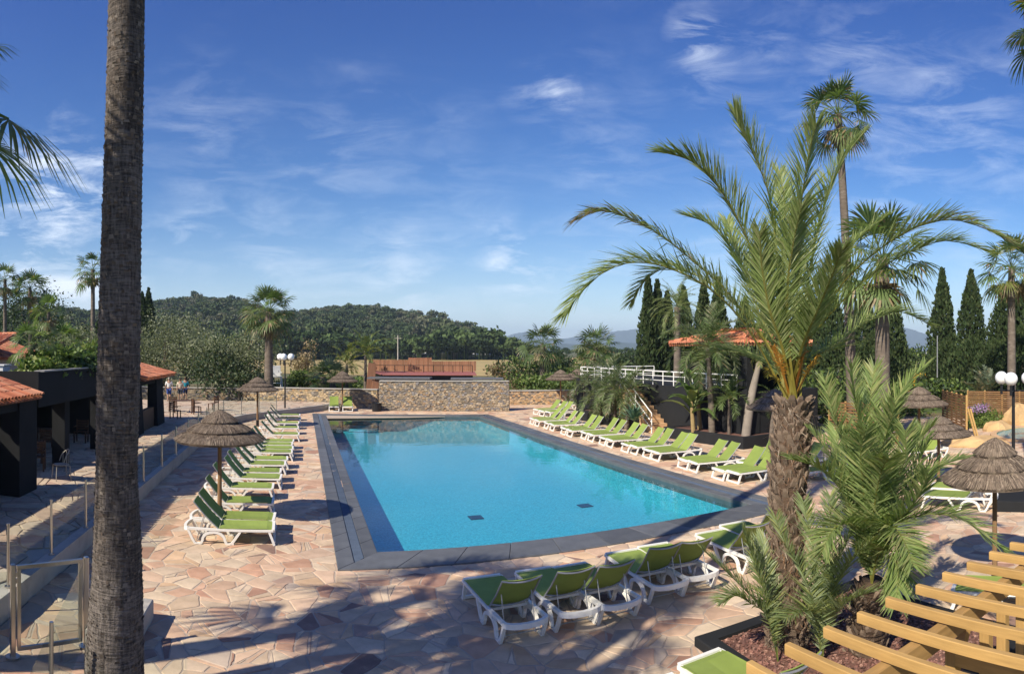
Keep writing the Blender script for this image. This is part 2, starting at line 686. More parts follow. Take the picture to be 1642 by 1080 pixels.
STONES = np.array([(.56, .42, .30), (.58, .46, .34), (.54, .365, .26), (.56, .395, .285), (.49, .285, .195), (.53, .335, .235), (.41, .23, .165),
                   (.57, .39, .25), (.35, .24, .195), (.47, .38, .31), (.27, .17, .14), (.56, .435, .325), (.54, .385, .285), (.40, .34, .29)])
STONE_P = np.array([.16, .16, .12, .13, .06, .08, .035, .07, .025, .05, .012, .07, .04, .015])
STONE_P = STONE_P / STONE_P.sum()


def stone_col():
    c = STONES[rng.choice(len(STONES), p=STONE_P)] * rng.uniform(.88, 1.1)
    c = (c * .90 + c.mean() * .10) * np.array((1.03, 1.0, .93))                        # sun-bleached
    return tuple(np.clip(c, 0, .7))


# ------------------------------------------------------------------ terrain, field
POOL_OUT = [(.68, 11.95), (12.05, 11.90), (11.97, 39.20), (.68, 41.50)]
POOL_IN = [(1.57, 12.93), (11.20, 12.88), (11.15, 38.45), (1.57, 40.45)]
PB = (1.1, 11.7, 12.4, 38.9)                                    # hole left in ground sheets under the pool

M_ground = mat('garden_soil', (.15, .115, .06), .95, .35, .25, 0, var2=((.07, .10, .03), .12, .42, .58), coords='Object')
M_field = mat('dry_grass', (.40, .29, .125), .95, .22, .15, 0, var2=((.30, .26, .10), .05, .45, .65))
xs = [-7300, -400, -60, PB[0], PB[1], 60, 400, 7300]
ys = [-3000, -200, -40, PB[2], PB[3], 80, 400, 8900]
V = [(x, y, -.06) for y in ys for x in xs]
F = []
for j in range(7):
    for i in range(7):
        if i == 3 and j == 3:
            continue
        a = j * 8 + i
        F.append((a, a + 1, a + 9, a + 8))
tag(link('ground', new_mesh('ground', V, F, M_ground)), 'garden ground running out flat to the wooded hills', kind='structure')
fb = MB()
fb.prism([polar(180, 150), polar(180, 330), polar(420, 345), polar(700, 340), polar(880, 340), polar(1100, 420), polar(1300, 420), polar(1300, 140), polar(900, 105), polar(620, 105), polar(420, 120)], -.055, -.02)
tag(fb.build('field', M_field), 'dry yellow field between garden and hill', kind='structure')

# ------------------------------------------------------------------ pool deck with its flagstones
deck = MB()
D0, D1, E0, E1 = -4.42, 33.0, 3.0, 50.0
for r in ((D0, E0, PB[0], E1), (PB[1], E0, D1, E1), (PB[0], E0, PB[1], PB[2]), (PB[0], PB[3], PB[1], E1)):
    deck.box(((r[0] + r[2]) / 2, (r[1] + r[3]) / 2, -.027), (r[2] - r[0], r[3] - r[1], .04))
deck_o = deck.build('pool_deck', M_mortar)
tag(deck_o, 'crazy paved pool deck of pink and beige flagstones', kind='structure')


def inside(poly, x, y):
    c = False
    for i in range(len(poly)):
        (x0, y0), (x1, y1) = poly[i], poly[i - 1]
        if (y0 > y) != (y1 > y) and x < (x1 - x0) * (y - y0) / (y1 - y0) + x0:
            c = not c
    return c


def scatter_stones(x0, x1, y0, y1, s, skip, jit=.46):
    P = []
    ny, nx = int((y1 - y0) / s), int((x1 - x0) / s)
    for j in range(ny):
        for i in range(nx):
            if random.random() < .14:
                continue
            x = x0 + (i + .5 + random.uniform(-jit, jit)) * s
            y = y0 + (j + .5 + random.uniform(-jit, jit)) * s
            P.append((x, y))
            if random.random() < .10:
                P.append((x + random.uniform(.25, .4) * s, y + random.uniform(-.4, .4) * s))
    keep = [not skip(*p) for p in P]
    C = [c for c, k in zip(cells(P, s), keep) if k and len(c) > 2]
    for prob, amin in ((.62, .5), (.34, .35), (.2, .3)):            # shards: break bigger stones along a random line
        out = []
        for c in C:
            n = len(c)
            area = abs(sum(c[i][0] * c[i - 1][1] - c[i - 1][0] * c[i][1] for i in range(n))) / 2
            if area < amin * s * s or random.random() > prob or n < 4:
                out.append(c)
                continue
            i = random.randrange(n)
            j = (i + random.choice((n // 2, n // 2, max(1, n // 2 - 1)))) % n
            i, j = min(i, j), max(i, j)
            a = lerp(c[i], c[(i + 1) % n], random.uniform(.25, .75))
            b = lerp(c[j], c[(j + 1) % n], random.uniform(.25, .75))
            p, q = [a] + c[i + 1:j + 1] + [b], [b] + c[j + 1:] + c[:i + 1] + [a]
            out += [k for k in (p, q) if len(k) > 2]
        C = out
    return C


def stone_piece(poly, gap, z, col, th=.03, mb=None):
    """One flat stone: chamfered top outline, tilted by a hair; kept in its own coordinates when mb is None."""
    p1 = inset(poly, gap)
    if len(p1) < 3:
        return None
    rough = []                                          # chipped, slightly wandering edges instead of ruled ones
    for i in range(len(p1)):
        a, b = p1[i], p1[(i + 1) % len(p1)]
        l = hypot(b[0] - a[0], b[1] - a[1])
        t = random.uniform(.04, .10)
        if l > .06:
            rough.append(lerp(a, b, t))
        else:
            rough.append(a)
        for q in ((.5,) if l < .22 else (.3, .68)) if l > .10 else ():
            m = lerp(a, b, q + random.uniform(-.1, .1))
            d = random.uniform(-.002, .013)
            rough.append((m[0] - (b[1] - a[1]) / l * d, m[1] + (b[0] - a[0]) / l * d))
        if l > .06:
            rough.append(lerp(a, b, 1 - random.uniform(.04, .09)))
    p1 = rough
    mx_ = sum(p[0] for p in p1) / len(p1)
    my_ = sum(p[1] for p in p1) / len(p1)
    p2 = [(mx_ + (p[0] - mx_) * .95, my_ + (p[1] - my_) * .95) for p in p1]
    cx = sum(p[0] for p in p1) / len(p1)
    cy = sum(p[1] for p in p1) / len(p1)
    tx, ty = random.gauss(0, .003), random.gauss(0, .003)
    h = z + random.uniform(-.004, .003)
    ox, oy, oz = (0, 0, 0) if mb else (cx, cy, z)
    n = len(p1)
    V = [(x - ox, y - oy, z - th - oz) for x, y in p1] + [(x - ox, y - oy, h - .006 + (x - cx) * tx + (y - cy) * ty - oz) for x, y in p1] \
        + [(x - ox, y - oy, h + (x - cx) * tx + (y - cy) * ty - oz) for x, y in p2]
    F = [tuple(range(2 * n, 3 * n))]
    for k in (0, n):
        F += [(k + i, k + (i + 1) % n, k + n + (i + 1) % n, k + n + i) for i in range(n)]
    if mb:
        mb.add(V, F, 0, col)
        return True
    return V, F, (cx, cy, z)


def in_deck_hole(x, y):
    if inside(POOL_OUT, x, y) and .9 < x < 11.8 and 12.2 < y < 40.6:
        return True
    if x < D0 + .12 or (x < -3.2 and y > 36.5 and x < -3.5 + (y - 36.7) * .6):
        return True
    az = atan2(x, y)
    return abs(az - YAW) > .90 or x * x + y * y < 7.2 ** 2


polys = scatter_stones(D0, D1, E0, 20.0, .43, in_deck_hole, .62)
far_polys = scatter_stones(D0, D1, 20.0, 47.0, .56, in_deck_hole, .6)


def seen_size(poly):
    cx = sum(p[0] for p in poly) / len(poly)
    cy = sum(p[1] for p in poly) / len(poly)
    a = abs(sum(poly[i][0] * poly[i - 1][1] - poly[i - 1][0] * poly[i][1] for i in range(len(poly)))) / 2
    r = hypot(cx, cy)
    if cx < -2.2 and cy < 8.5 or (cx > 5.3 and cy < 7.2):
        return 0
    return a * EYE / r ** 3


polys.sort(key=seen_size, reverse=True)
for p in polys[:300]:
    r = stone_piece(p, random.uniform(.004, .012), 0, None)
    if r:
        me = new_mesh('flagstone', r[0], r[1], M_flag, [stone_col()] * len(r[1]))
        link('flagstone', me, deck_o, r[2])
rest = MB()
for p in polys[300:]:
    stone_piece(p, random.uniform(.004, .012), 0, stone_col(), mb=rest)
for p in far_polys:
    stone_piece(p, random.uniform(.005, .014), 0, stone_col(), mb=rest)
rest.build('flagstones', M_flag, deck_o, colors=True, kind='stuff')

# ------------------------------------------------------------------ swimming pool
WATER_Z, FLOOR_Z = -.10, -.95
basin = MB()
I = POOL_IN
basin.add([(x, y, FLOOR_Z) for x, y in I], [(0, 1, 2, 3)])
band = MB()
for i in range(4):
    a, b = I[i], I[(i + 1) % 4]
    basin.add([(a[0], a[1], FLOOR_Z), (b[0], b[1], FLOOR_Z), (b[0], b[1], -.30), (a[0], a[1], -.30)], [(3, 2, 1, 0)])
    band.add([(a[0], a[1], -.30), (b[0], b[1], -.30), (b[0], b[1], -.02), (a[0], a[1], -.02)], [(3, 2, 1, 0)])
pool_o = basin.build('swimming_pool', M_pool)
band.build('waterline_band', mat('slate_band', (.10, .115, .12), .5, .2), pool_o)
tag(pool_o, 'long rectangular swimming pool lined with blue mosaic', kind='structure')


def quad_piece(p, z0, z1, name, m, parent, gap=.004):
    cx = sum(q[0] for q in p) / 4
    cy = sum(q[1] for q in p) / 4
    if sum(p[i][0] * p[(i + 1) % 4][1] - p[(i + 1) % 4][0] * p[i][1] for i in range(4)) < 0:
        p = p[::-1]
    q = inset(p, gap)
    t = inset(p, gap + .01)
    V = [(x - cx, y - cy, z0) for x, y in q] + [(x - cx, y - cy, z1 - .008) for x, y in q] + [(x - cx, y - cy, z1) for x, y in t]
    F = [(8, 9, 10, 11)] + [(k + i, k + (i + 1) % 4, k + 4 + (i + 1) % 4, k + 4 + i) for k in (0, 4) for i in range(4)]
    return link(name, new_mesh(name, V, F, m), parent, (cx, cy, 0))


O = POOL_OUT
slab_runs = []
# near side: one broad row of slabs, then far side
for k in range(10):
    quad_piece([lerp(O[0], O[1], k / 10), lerp(O[0], O[1], (k + 1) / 10), lerp(I[0], I[1], (k + 1) / 10 if k < 9 else 1), lerp(I[0], I[1], k / 10 if k else 0)], -.12, .028, 'coping_slab', M_slate, pool_o)
for k in range(8):
    quad_piece([lerp(I[3], I[2], k / 8), lerp(I[3], I[2], (k + 1) / 8), lerp(O[3], O[2], (k + 1) / 8), lerp(O[3], O[2], k / 8)], -.12, .028, 'coping_slab', M_slate, pool_o)
# long sides: outer slabs, overflow gutter with grating, inner lip
for side in (0, 1):
    A, B = (O[0], O[3]) if side == 0 else (O[1], O[2])
    a, b = (I[0], I[3]) if side == 0 else (I[1], I[2])
    f1, f2 = .40, .65
    P0, P1 = lerp(A, a, f1), lerp(B, b, f1)
    R0, R1 = lerp(A, a, f2), lerp(B, b, f2)
    n = 28
    for k in range(n):
        t0, t1 = k / n, (k + 1) / n
        quad_piece([lerp(A, B, t0), lerp(A, B, t1), lerp(P0, P1, t1), lerp(P0, P1, t0)], -.12, .028, 'coping_slab', M_slate, pool_o)
    for k in range(n):
        t0, t1 = k / n, (k + 1) / n
        quad_piece([lerp(R0, R1, t0), lerp(R0, R1, t1), lerp(a, b, t1), lerp(a, b, t0)], -.12, .004 if side == 0 else .014, 'lip_slab', M_slate, pool_o)
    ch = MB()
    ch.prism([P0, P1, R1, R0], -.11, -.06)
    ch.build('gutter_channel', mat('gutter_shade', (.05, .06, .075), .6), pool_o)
    gr = MB()
    L_ = hypot(P1[0] - P0[0], P1[1] - P0[1])
    m_ = int(L_ / .062)
    sg = 1 if side == 0 else -1
    for k in range(m_):
        t = (k + .5) / m_
        p, q = lerp(P0, P1, t), lerp(R0, R1, min(1, t + .0025))
        gr.beam((p[0] + .01 * sg, p[1], -.005), (q[0] - .01 * sg, q[1], -.005), .03, .02)
    g = gr.build('gutter_grating', mat('blue_grey_grating', (.10, .13, .18), .8, spec=.1), pool_o)
    g['kind'] = 'stuff'
# curved entry steps in two corners, edged with dark mosaic
M_edge = mat('dark_mosaic', (.012, .035, .06), .4)
for (cx, cy, a0, a1, rs) in ((I[1][0], I[1][1], pi / 2, pi, (.4, .8, 1.2, 1.6, 2.0, 2.35, 2.7)), (I[3][0] + 2.2, I[3][1] - .1, pi, 2 * pi, (.5, .9, 1.3, 1.7))):
    for k, r in enumerate(sorted(rs, reverse=True)):
        z1 = FLOOR_Z + .10 + k * (.62 / len(rs))
        arc = [(cx + r * cos(a0 + (a1 - a0) * t / 20), cy + r * (.68 if cx > 5 else 1) * sin(a0 + (a1 - a0) * t / 20)) for t in range(21)]
        s = MB()
        s.prism([(cx, cy)] + arc, FLOOR_Z + .003, z1, 0)
        so = s.build('entry_step', M_pool, pool_o)
        e = MB()
        e.path([(x, y, z1 + .006) for x, y in arc], .055, .014, (0, 0, 1))
        e.build('step_edge', M_edge, so)
# floor drains
for px, py in ((763, 830), (938, 811)):
    x, y = at(px, py, FLOOR_Z)
    d = MB()
    d.box((0, 0, 0), (.42, .42, .02))
    for k in range(6):
        d.box((-.165 + k * .066, 0, .012), (.03, .36, .012), mi=1)
    d.build('floor_drain', [M_black, M_edge], pool_o, loc=(x, y, FLOOR_Z + .015))
w = MB()
w.add([(x, y, WATER_Z) for x, y in I], [(0, 1, 2, 3)])
tag(w.build('water', M_water), 'still turquoise pool water', kind='structure')

# ------------------------------------------------------------------ raised promenade on the left
PZ = .37
edge = [(-4.45, 2.0), (-4.45, 29.0), (-4.35, 32.5), (-4.0, 35.2), (-3.3, 37.2), (-1.4, 40.0), (.7, 42.6), (2.4, 45.2), (2.6, 47.2)]
pro = MB()
pro.prism(edge + [(-40, 47.2), (-40, 2.0)], -.05, PZ - .035)
pro_o = pro.build('promenade', M_conc)
tag(pro_o, 'raised paved terrace walkway with a low concrete edge', kind='structure')
kerb = MB()
inner = [(x - .22, y + .10) for x, y in edge]
inner[0] = (-4.67, 2.0)
for i in range(len(edge) - 1):
    kerb.prism([edge[i], edge[i + 1], inner[i + 1], inner[i]], PZ - .033, PZ + .012)
kerb.build('edge_coping', M_conc, pro_o)


def no_prom(x, y):
    if y < 29:
        return x > -4.75
    for i in range(1, len(edge) - 1):
        (x0, y0), (x1, y1) = edge[i], edge[i + 1]
        if y0 <= y <= y1:
            return x > x0 + (x1 - x0) * (y - y0) / (y1 - y0) - .45
    return True


pp = scatter_stones(-14.0, 2.5, 5.0, 47.0, .62, no_prom)
ps = MB()
for p in pp:
    c = np.array(stone_col()) * .55 + np.array((.42, .37, .31)) * .42
    stone_piece(p, .012, PZ, tuple(c), mb=ps)
ps.build('flagstones', M_flag, pro_o, colors=True, kind='stuff')


# ------------------------------------------------------------------ stone walls
WALLC = np.array([(.33, .26, .18), (.38, .30, .21), (.27, .225, .175), (.21, .19, .17), (.43, .35, .25), (.36, .25, .15), (.24, .22, .21), (.30, .24, .16)])


def stone_wall(name, a, b, z1, label, size=.17, th=.45, tint=(1, 1, 1), cap=True):
    """Rubble wall from a to b (its face looks right of the direction a->b), every stone proud of dark joints."""
    L_ = hypot(b[0] - a[0], b[1] - a[1])
    d = ((b[0] - a[0]) / L_, (b[1] - a[1]) / L_)
    nrm_ = (d[1], -d[0])
    root = thing(name, label, 'wall', (a[0], a[1], 0), atan2(d[1], d[0]))
    core = MB()
    core.box((L_ / 2, th / 2, z1 / 2 - .05), (L_, th, z1 + .1))
    core.build('core', M_joint, root)
    st = MB()

    def face(length, place):
        P = []
        sy = size * .62
        for j in range(int(z1 / sy) + 2):
            off = random.random()
            for i in range(int(length / size) + 2):
                P.append(((i - .5 + off + random.uniform(-.32, .32)) * size, (j - .5 + random.uniform(-.3, .3)) * sy * (size / sy)))
        for poly in cells(P, size):
            q = [(min(max(x, 0), length), min(max(y * sy / size, 0), z1)) for x, y in poly]
            q = [p for k, p in enumerate(q) if hypot(p[0] - q[k - 1][0], p[1] - q[k - 1][1]) > .004]
            if len(q) < 3:
                continue
            q1, q2 = inset(q, .006), inset(q, .02)
            if len(q1) < 3 or len(q2) != len(q1):
                continue
            h = random.uniform(.012, .045)
            n = len(q1)
            V = [place(x, y, -.02) for x, y in q1] + [place(x, y, h - .012) for x, y in q1] + [place(x, y, h) for x, y in q2]
            F = [tuple(range(2 * n, 3 * n))] + [(k + i, k + (i + 1) % n, k + n + (i + 1) % n, k + n + i) for k in (0, n) for i in range(n)]
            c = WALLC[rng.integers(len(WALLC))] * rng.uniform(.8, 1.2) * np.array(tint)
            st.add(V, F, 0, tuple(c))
    face(L_, lambda x, y, h: (x, -h, y))
    face(th, lambda x, y, h: (L_ + h, x, y))
    face(th, lambda x, y, h: (-h, th - x, y))
    st.build('stones', M_stone, root, colors=True, kind='stuff')
    if cap:
        c = MB()
        n = max(1, int(L_ / 1.1))
        for k in range(n):
            c.box(((k + .5) * L_ / n, th / 2 - .02, z1 + .03), (L_ / n - .012, th + .12, .06))
        c.build('wall_coping', M_conc, root)
    return root


stone_wall('stone_wall', (5.37, 43.4), (14.0, 40.95), 2.03, 'tall grey rubble stone wall block straight behind the far pool end', .19)
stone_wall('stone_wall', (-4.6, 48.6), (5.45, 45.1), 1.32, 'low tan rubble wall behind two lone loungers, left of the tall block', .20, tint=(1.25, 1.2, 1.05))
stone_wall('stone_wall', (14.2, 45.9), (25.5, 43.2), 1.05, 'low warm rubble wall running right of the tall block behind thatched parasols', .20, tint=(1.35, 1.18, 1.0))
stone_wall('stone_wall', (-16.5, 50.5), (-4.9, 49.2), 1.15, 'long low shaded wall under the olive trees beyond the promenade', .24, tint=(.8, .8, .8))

# ------------------------------------------------------------------ roofs of barrel tiles
TILEC = np.array([(.50, .175, .085), (.56, .22, .11), (.44, .14, .07), (.58, .26, .15), (.38, .13, .075), (.52, .19, .10)])


def tile_mesh(l=.42, r0=.085, r1=.07, n=6, th=.014):
    """One half-round clay tile, its wide end at the origin, running up +Y."""
    V, F = [], []
    for (r, y) in ((r0, 0), (r1, l)):
        for rr in (r, r - th):
            for k in range(n + 1):
                a = pi * k / n
                V.append((-rr * cos(a), y, rr * sin(a) * .8))
    m = n + 1
    for k in range(n):
        F.append((k, 2 * m + k, 2 * m + k + 1, k + 1))
        F.append((m + k + 1, 3 * m + k + 1, 3 * m + k, m + k))
        F.append((k, k + 1, m + k + 1, m + k))
    return V, F


TV, TF = tile_mesh()
TV = np.array(TV)


def roof_plane(root, eave0, eave1, up_dir, run, slope, z0, singles=0, pitch=.19, row=.34, deck_name='roof', clip=None, ridge=True):
    """A tiled slope: eave from eave0 to eave1 at height z0, rising along up_dir. Returns the slope's roof part."""
    e0, e1 = Vector((*eave0, z0)), Vector((*eave1, z0))
    ax = (e1 - e0)
    L_ = ax.length
    ax.normalize()
    up = Vector((up_dir[0], up_dir[1], slope))
    sl = up.length
    up.normalize()
    nn = ax.cross(up)
    if nn.z < 0:
        nn = -nn
    rl = run * sl
    b = MB()
    if clip is None:
        V = [e0, e1, e1 + up * rl, e0 + up * rl]
    else:
        V = [e0 + ax * (u * L_) + up * (v * rl) for u, v in clip]
    n = len(V)
    b.add([v - nn * .05 for v in V] + [v - nn * .14 for v in V], [tuple(range(n)), tuple(range(2 * n - 1, n - 1, -1))] + [(i, i + n, (i + 1) % n + n, (i + 1) % n) for i in range(n)])
    ro = b.build(deck_name, M_roofdeck, root)
    R = np.array((ax, up, nn)).T
    st = MB()
    cnt = 0
    uni = None
    for i in range(int(L_ / pitch)):
        for j in range(int(rl / row) + 1):
            u, v = (i + .5) * pitch, j * row
            if v > rl - .1:
                continue
            if clip is not None and not inside([(a * L_, c * rl) for a, c in clip], u, v + .05):
                continue
            for kind in (0, 1):
                if kind == 1 and (singles or j > 0):
                    pass
                off = np.array((u + (pitch / 2 if kind else 0) + random.uniform(-.008, .008), v - (.06 if j == 0 else 0), (-.028 if kind else .015) + random.uniform(0, .008)))
                P = TV.copy()
                if kind:
                    P[:, 2] *= -1
                col = TILEC[rng.integers(len(TILEC))] * rng.uniform(.75, 1.2)
                if kind == 0 and cnt < singles:
                    a = random.gauss(0, .02)
                    me = new_mesh('roof_tile', [tuple(p) for p in P], TF, M_tile, [tuple(col)] * len(TF)) if uni is None else None
                    me = new_mesh('roof_tile', [tuple(p) for p in P], TF, M_tile, [tuple(col)] * len(TF)) if me is None else me
                    o = link('roof_tile', me, ro)
                    mt = Matrix(((R[0][0], R[0][1], R[0][2], 0), (R[1][0], R[1][1], R[1][2], 0), (R[2][0], R[2][1], R[2][2], 0), (0, 0, 0, 1)))
                    o.matrix_local = Matrix.Translation(Vector(np.array(e0) + R @ off)) @ mt @ Matrix.Rotation(a, 4, 'Z')
                    cnt += 1
                    continue
                W = (P + off) @ R.T + np.array(e0)
                F = TF if kind == 0 else [f[::-1] for f in TF]
                st.add([tuple(w_) for w_ in W], F, 0, tuple(col))
    if st.V:
        st.build('roof_tiles', M_tile, ro, colors=True, kind='stuff')
    if ridge:
        rd = MB()
        p0, p1 = e0 + up * rl, e1 + up * rl
        if clip is not None:
            tops = sorted((c for c in clip), key=lambda q: -q[1])[:2]
            p0, p1 = (e0 + ax * (t[0] * L_) + up * (t[1] * rl) for t in tops)
        if (p1 - p0).length > .3:
            nr = int((p1 - p0).length / .34) + 1
            for k in range(nr):
                q0, q1 = p0.lerp(p1, k / nr), p0.lerp(p1, (k + 1.12) / nr)
                rd.tube([q0 + Vector((0, 0, .03)), q1 + Vector((0, 0, .02))], [.11, .095], 8, col=tuple(TILEC[rng.integers(6)]))
            rd.build('ridge_tiles', M_tile, ro, colors=True, kind='stuff')
    return ro


# ------------------------------------------------------------------ bar buildings along the promenade
def wall_part(root, name, lo, hi, m=None):
    b = MB()
    b.box(((lo[0] + hi[0]) / 2, (lo[1] + hi[1]) / 2, (lo[2] + hi[2]) / 2), (hi[0] - lo[0], hi[1] - lo[1], hi[2] - lo[2]))
    return b.build(name, m or M_char, root)


bar = thing('bar_pavilion', 'dark walled bar pavilion with a clay tile roof nearest beside the big palm trunk', 'building', (-8, 12, 0))
bar.location = (0, 0, 0)
wall_part(bar, 'pillar', (-8.3, 14.75, PZ), (-7.1, 15.85, 2.95))
wall_part(bar, 'pillar', (-8.3, 9.0, PZ), (-7.1, 9.9, 2.95))
wall_part(bar, 'wall', (-9.3, 9.9, PZ), (-8.9, 14.75, 2.9))
wall_part(bar, 'lintel', (-7.45, 9.9, 2.62), (-7.15, 14.75, 2.93))
roof_plane(bar, (-6.98, 15.95), (-6.98, 8.2), (-1, 0), 2.1, .32, 2.98, singles=260)
flat = thing('flat_roofed_bar', 'black flat roofed bar with a deep planted fascia between two tiled pavilions', 'building')
wall_part(flat, 'fascia', (-7.35, 16.1, 2.60), (-7.1, 27.0, 3.58))
wall_part(flat, 'fascia', (-12.5, 15.96, 2.60), (-7.1, 16.098, 3.60))
wall_part(flat, 'planter_box', (-8.5, 16.102, 2.66), (-7.352, 27.0, 3.45))
wall_part(flat, 'rim', (-7.38, 16.3, 3.582), (-7.07, 27.02, 3.62), mat('pale_rim', (.30, .29, .28), .6))
wall_part(flat, 'roof_slab', (-16.0, 16.1, 2.85), (-10.0, 27.0, 3.05))
wall_part(flat, 'back_wall', (-13.2, 16.1, PZ), (-13.0, 20.5, 2.85))
wall_part(flat, 'back_wall', (-13.2, 22.4, PZ), (-13.0, 24.3, 2.85))
wall_part(flat, 'back_wall', (-13.2, 25.2, PZ), (-13.0, 27.0, 2.85))
wall_part(flat, 'back_wall', (-13.2, 20.502, PZ), (-13.0, 22.398, 1.35))
wall_part(flat, 'side_wall', (-13.2, 27.002, PZ), (-9.3, 27.2, 2.85))
for y in (19.2, 23.0):
    wall_part(flat, 'pillar', (-8.05, y, PZ), (-7.6, y + .45, 2.598))
farp = thing('bar_pavilion', 'small dark pavilion with an orange clay tile roof where people walk past', 'building')
for y0, y1 in ((27.3, 28.0), (31.0, 32.4)):
    b = MB()
    b.add([(-7.75, y0 - .12, PZ), (-7.2, y0 - .12, PZ), (-7.2, y1 + .12, PZ), (-7.75, y1 + .12, PZ), (-7.75, y0, 2.9), (-7.3, y0, 2.9), (-7.3, y1, 2.9), (-7.75, y1, 2.9)],
          [(3, 2, 1, 0), (4, 5, 6, 7), (0, 1, 5, 4), (1, 2, 6, 5), (2, 3, 7, 6), (3, 0, 4, 7)])
    b.build('pillar', M_char, farp)
wall_part(farp, 'lintel', (-7.65, 28.0, 2.55), (-7.35, 31.0, 2.9))
wall_part(farp, 'counter', (-7.62, 28.15, PZ), (-7.38, 30.85, 1.35), M_darkwood)
wall_part(farp, 'back_wall', (-12.2, 27.3, PZ), (-12.0, 29.0, 2.9))
wall_part(farp, 'back_wall', (-12.2, 31.4, PZ), (-12.0, 33.0, 2.9))
roof_plane(farp, (-6.85, 33.6), (-6.85, 26.9), (-1, 0), 3.1, .27, 2.93)
roof_plane(farp, (-13.05, 26.9), (-13.05, 33.6), (1, 0), 3.1, .27, 2.93, ridge=False)

# house with tiled roofs behind the bar
M_plaster = mat('grey_plaster', (.30, .28, .26), .9, .15)
hs = thing('house', 'low plastered house with orange tile roofs rising behind the bar planters', 'building')
hx, hy = polar(40, 40)
wall_part(hs, 'wall', (-27.5, 33.0, 0), (-19.0, 43.0, 3.6), M_plaster)
roof_plane(hs, (-18.4, 43.4), (-18.4, 32.0), (-1, 0), 4.7, .34, 3.7, pitch=.24, row=.42)
roof_plane(hs, (-28.0, 32.0), (-18.4, 32.0), (0, 1), 5.7, .28, 3.68, pitch=.24, row=.42)
wall_part(hs, 'chimney', (-23.0, 36.0, 3.5), (-22.3, 36.7, 6.0), M_plaster)
# white vent box on the bar roof
vb = MB()
vb.rbox((0, 0, .25), (.9, .6, .5), .03)
vb.box((0, 0, .53), (1.0, .7, .05))
o = vb.build('roof_vent', M_paint, loc=(-12.2, 23.2, 3.05))
tag(o, 'pale ventilation box on the bar roof below the house tiles', 'vent')

# ------------------------------------------------------------------ wooden terrace bar behind the tall stone wall
tb = thing('terrace_bar', 'bar with red decked roof terrace and cedar board screens behind the tall stone wall', 'building')
TZ = 2.22


def boards(root, a, b, z0, z1, w=.16, m=M_redwood, name='board', th=.03):
    L_ = hypot(b[0] - a[0], b[1] - a[1])
    n = max(1, int(L_ / w))
    rz = atan2(b[1] - a[1], b[0] - a[0])
    base = MB().box((0, 0, 0), (L_ / n - .012, th, z1 - z0)).build(name, m, root)
    for k in range(n):
        o = base if k == 0 else base.copy()
        if k:
            COL.objects.link(o)
        x, y = lerp(a, b, (k + .5) / n)
        o.location = (x, y, (z0 + z1) / 2 + random.uniform(-.01, .01))
        o.rotation_euler = (0, 0, rz)
    return base


t0, t1 = (5.4, 60.2), (16.2, 57.3)
fl = MB()
fl.prism([(6.4, 50.4), (13.8, 48.4), (15.9, 56.4), (6.4, 59.9)], TZ - .05, TZ)
fl.build('terrace_floor', M_reddeck, tb)
wl = MB()
wl.prism([(6.6, 50.7), (13.6, 48.8), (15.6, 56.1), (6.6, 59.5)], 0, TZ - .052)
wl.build('wall', M_black, tb)
boards(tb, (6.4, 59.7), (10.2, 58.4), TZ + .02, TZ + 1.05, .2)
boards(tb, (9.7, 56.8), (11.8, 56.3), TZ + .02, TZ + 1.28, .2)
boards(tb, (11.9, 57.4), (16.0, 56.3), TZ + .02, TZ + .95, .2)
rl = MB()
for k in range(11):
    x, y = lerp((6.6, 56.0), (14.9, 53.6), k / 10)
    rl.beam((x, y, TZ), (x, y, TZ + .62), .05, .05)
rl.beam((6.6, 56.0, TZ + .62), (14.9, 53.6, TZ + .62), .05, .05)
rl.build('terrace_railing', M_black, tb)
for a, b, z in (((5.0, 48.2), (9.6, 46.6), 1.98), ((11.3, 46.9), (15.2, 45.8), 1.92)):
    c = MB()
    d = Vector((b[0] - a[0], b[1] - a[1], 0)).normalized()
    s = Vector((-d.y, d.x, 0)) * 1.5
    c.prism([a, b, (b[0] + s.x, b[1] + s.y), (a[0] + s.x, a[1] + s.y)], z, z + .12)
    c.build('canopy', M_greymetal, tb)
# leaning cedar slabs at the corner of the bar
for k, (px, w_, r_, z1) in enumerate(((592, .62, 50.5, 3.15), (600, .5, 48.6, 1.9))):
    x, y = polar(px, r_)
    b = MB()
    b.beam((0, 0, 0), (.25 if k == 0 else .1, 0, z1), w_, .25, (0, 1, 0))
    b.build('corner_screen', M_redwood, tb, loc=(x, y, 0))

# ------------------------------------------------------------------ raised pavilion on the right
TR = 2.35
pv = thing('terrace_pavilion', 'charcoal pavilion with red clay tile hip roof on a raised terrace', 'building')
b = MB()
b.prism([(17.95, 21.0), (17.95, 31.5), (17.7, 38.0), (24, 40), (22.5, 21.0)], -.05, TR)
b.build('terrace', M_char, pv)
for (x0, y0, x1, y1) in ((18.0, 21.05, 18.65, 21.7), (18.0, 25.3, 18.5, 25.8), (20.7, 21.05, 21.2, 21.6), (20.7, 25.3, 21.2, 25.8)):
    wall_part(pv, 'pillar', (x0, y0, TR), (x1, y1, 4.5))
wall_part(pv, 'pillar_face', (17.93, 20.96, .5), (18.67, 21.72, TR - .002))
wall_part(pv, 'back_wall', (21.0, 21.8, TR), (21.2, 25.2, 4.5), M_black)
wall_part(pv, 'bar_counter', (19.6, 23.0, TR), (20.2, 25.0, TR + 1.05), M_black)
X0, X1, Y0, Y1, RN, RS = 17.5, 21.6, 20.5, 26.5, 2.05, .30
hq = RN / (Y1 - Y0)
trap = [(0, 0), (1, 0), (1 - hq, 1), (hq, 1)]
roof_plane(pv, (X0, Y1), (X0, Y0), (1, 0), RN, RS, 4.5, clip=trap)
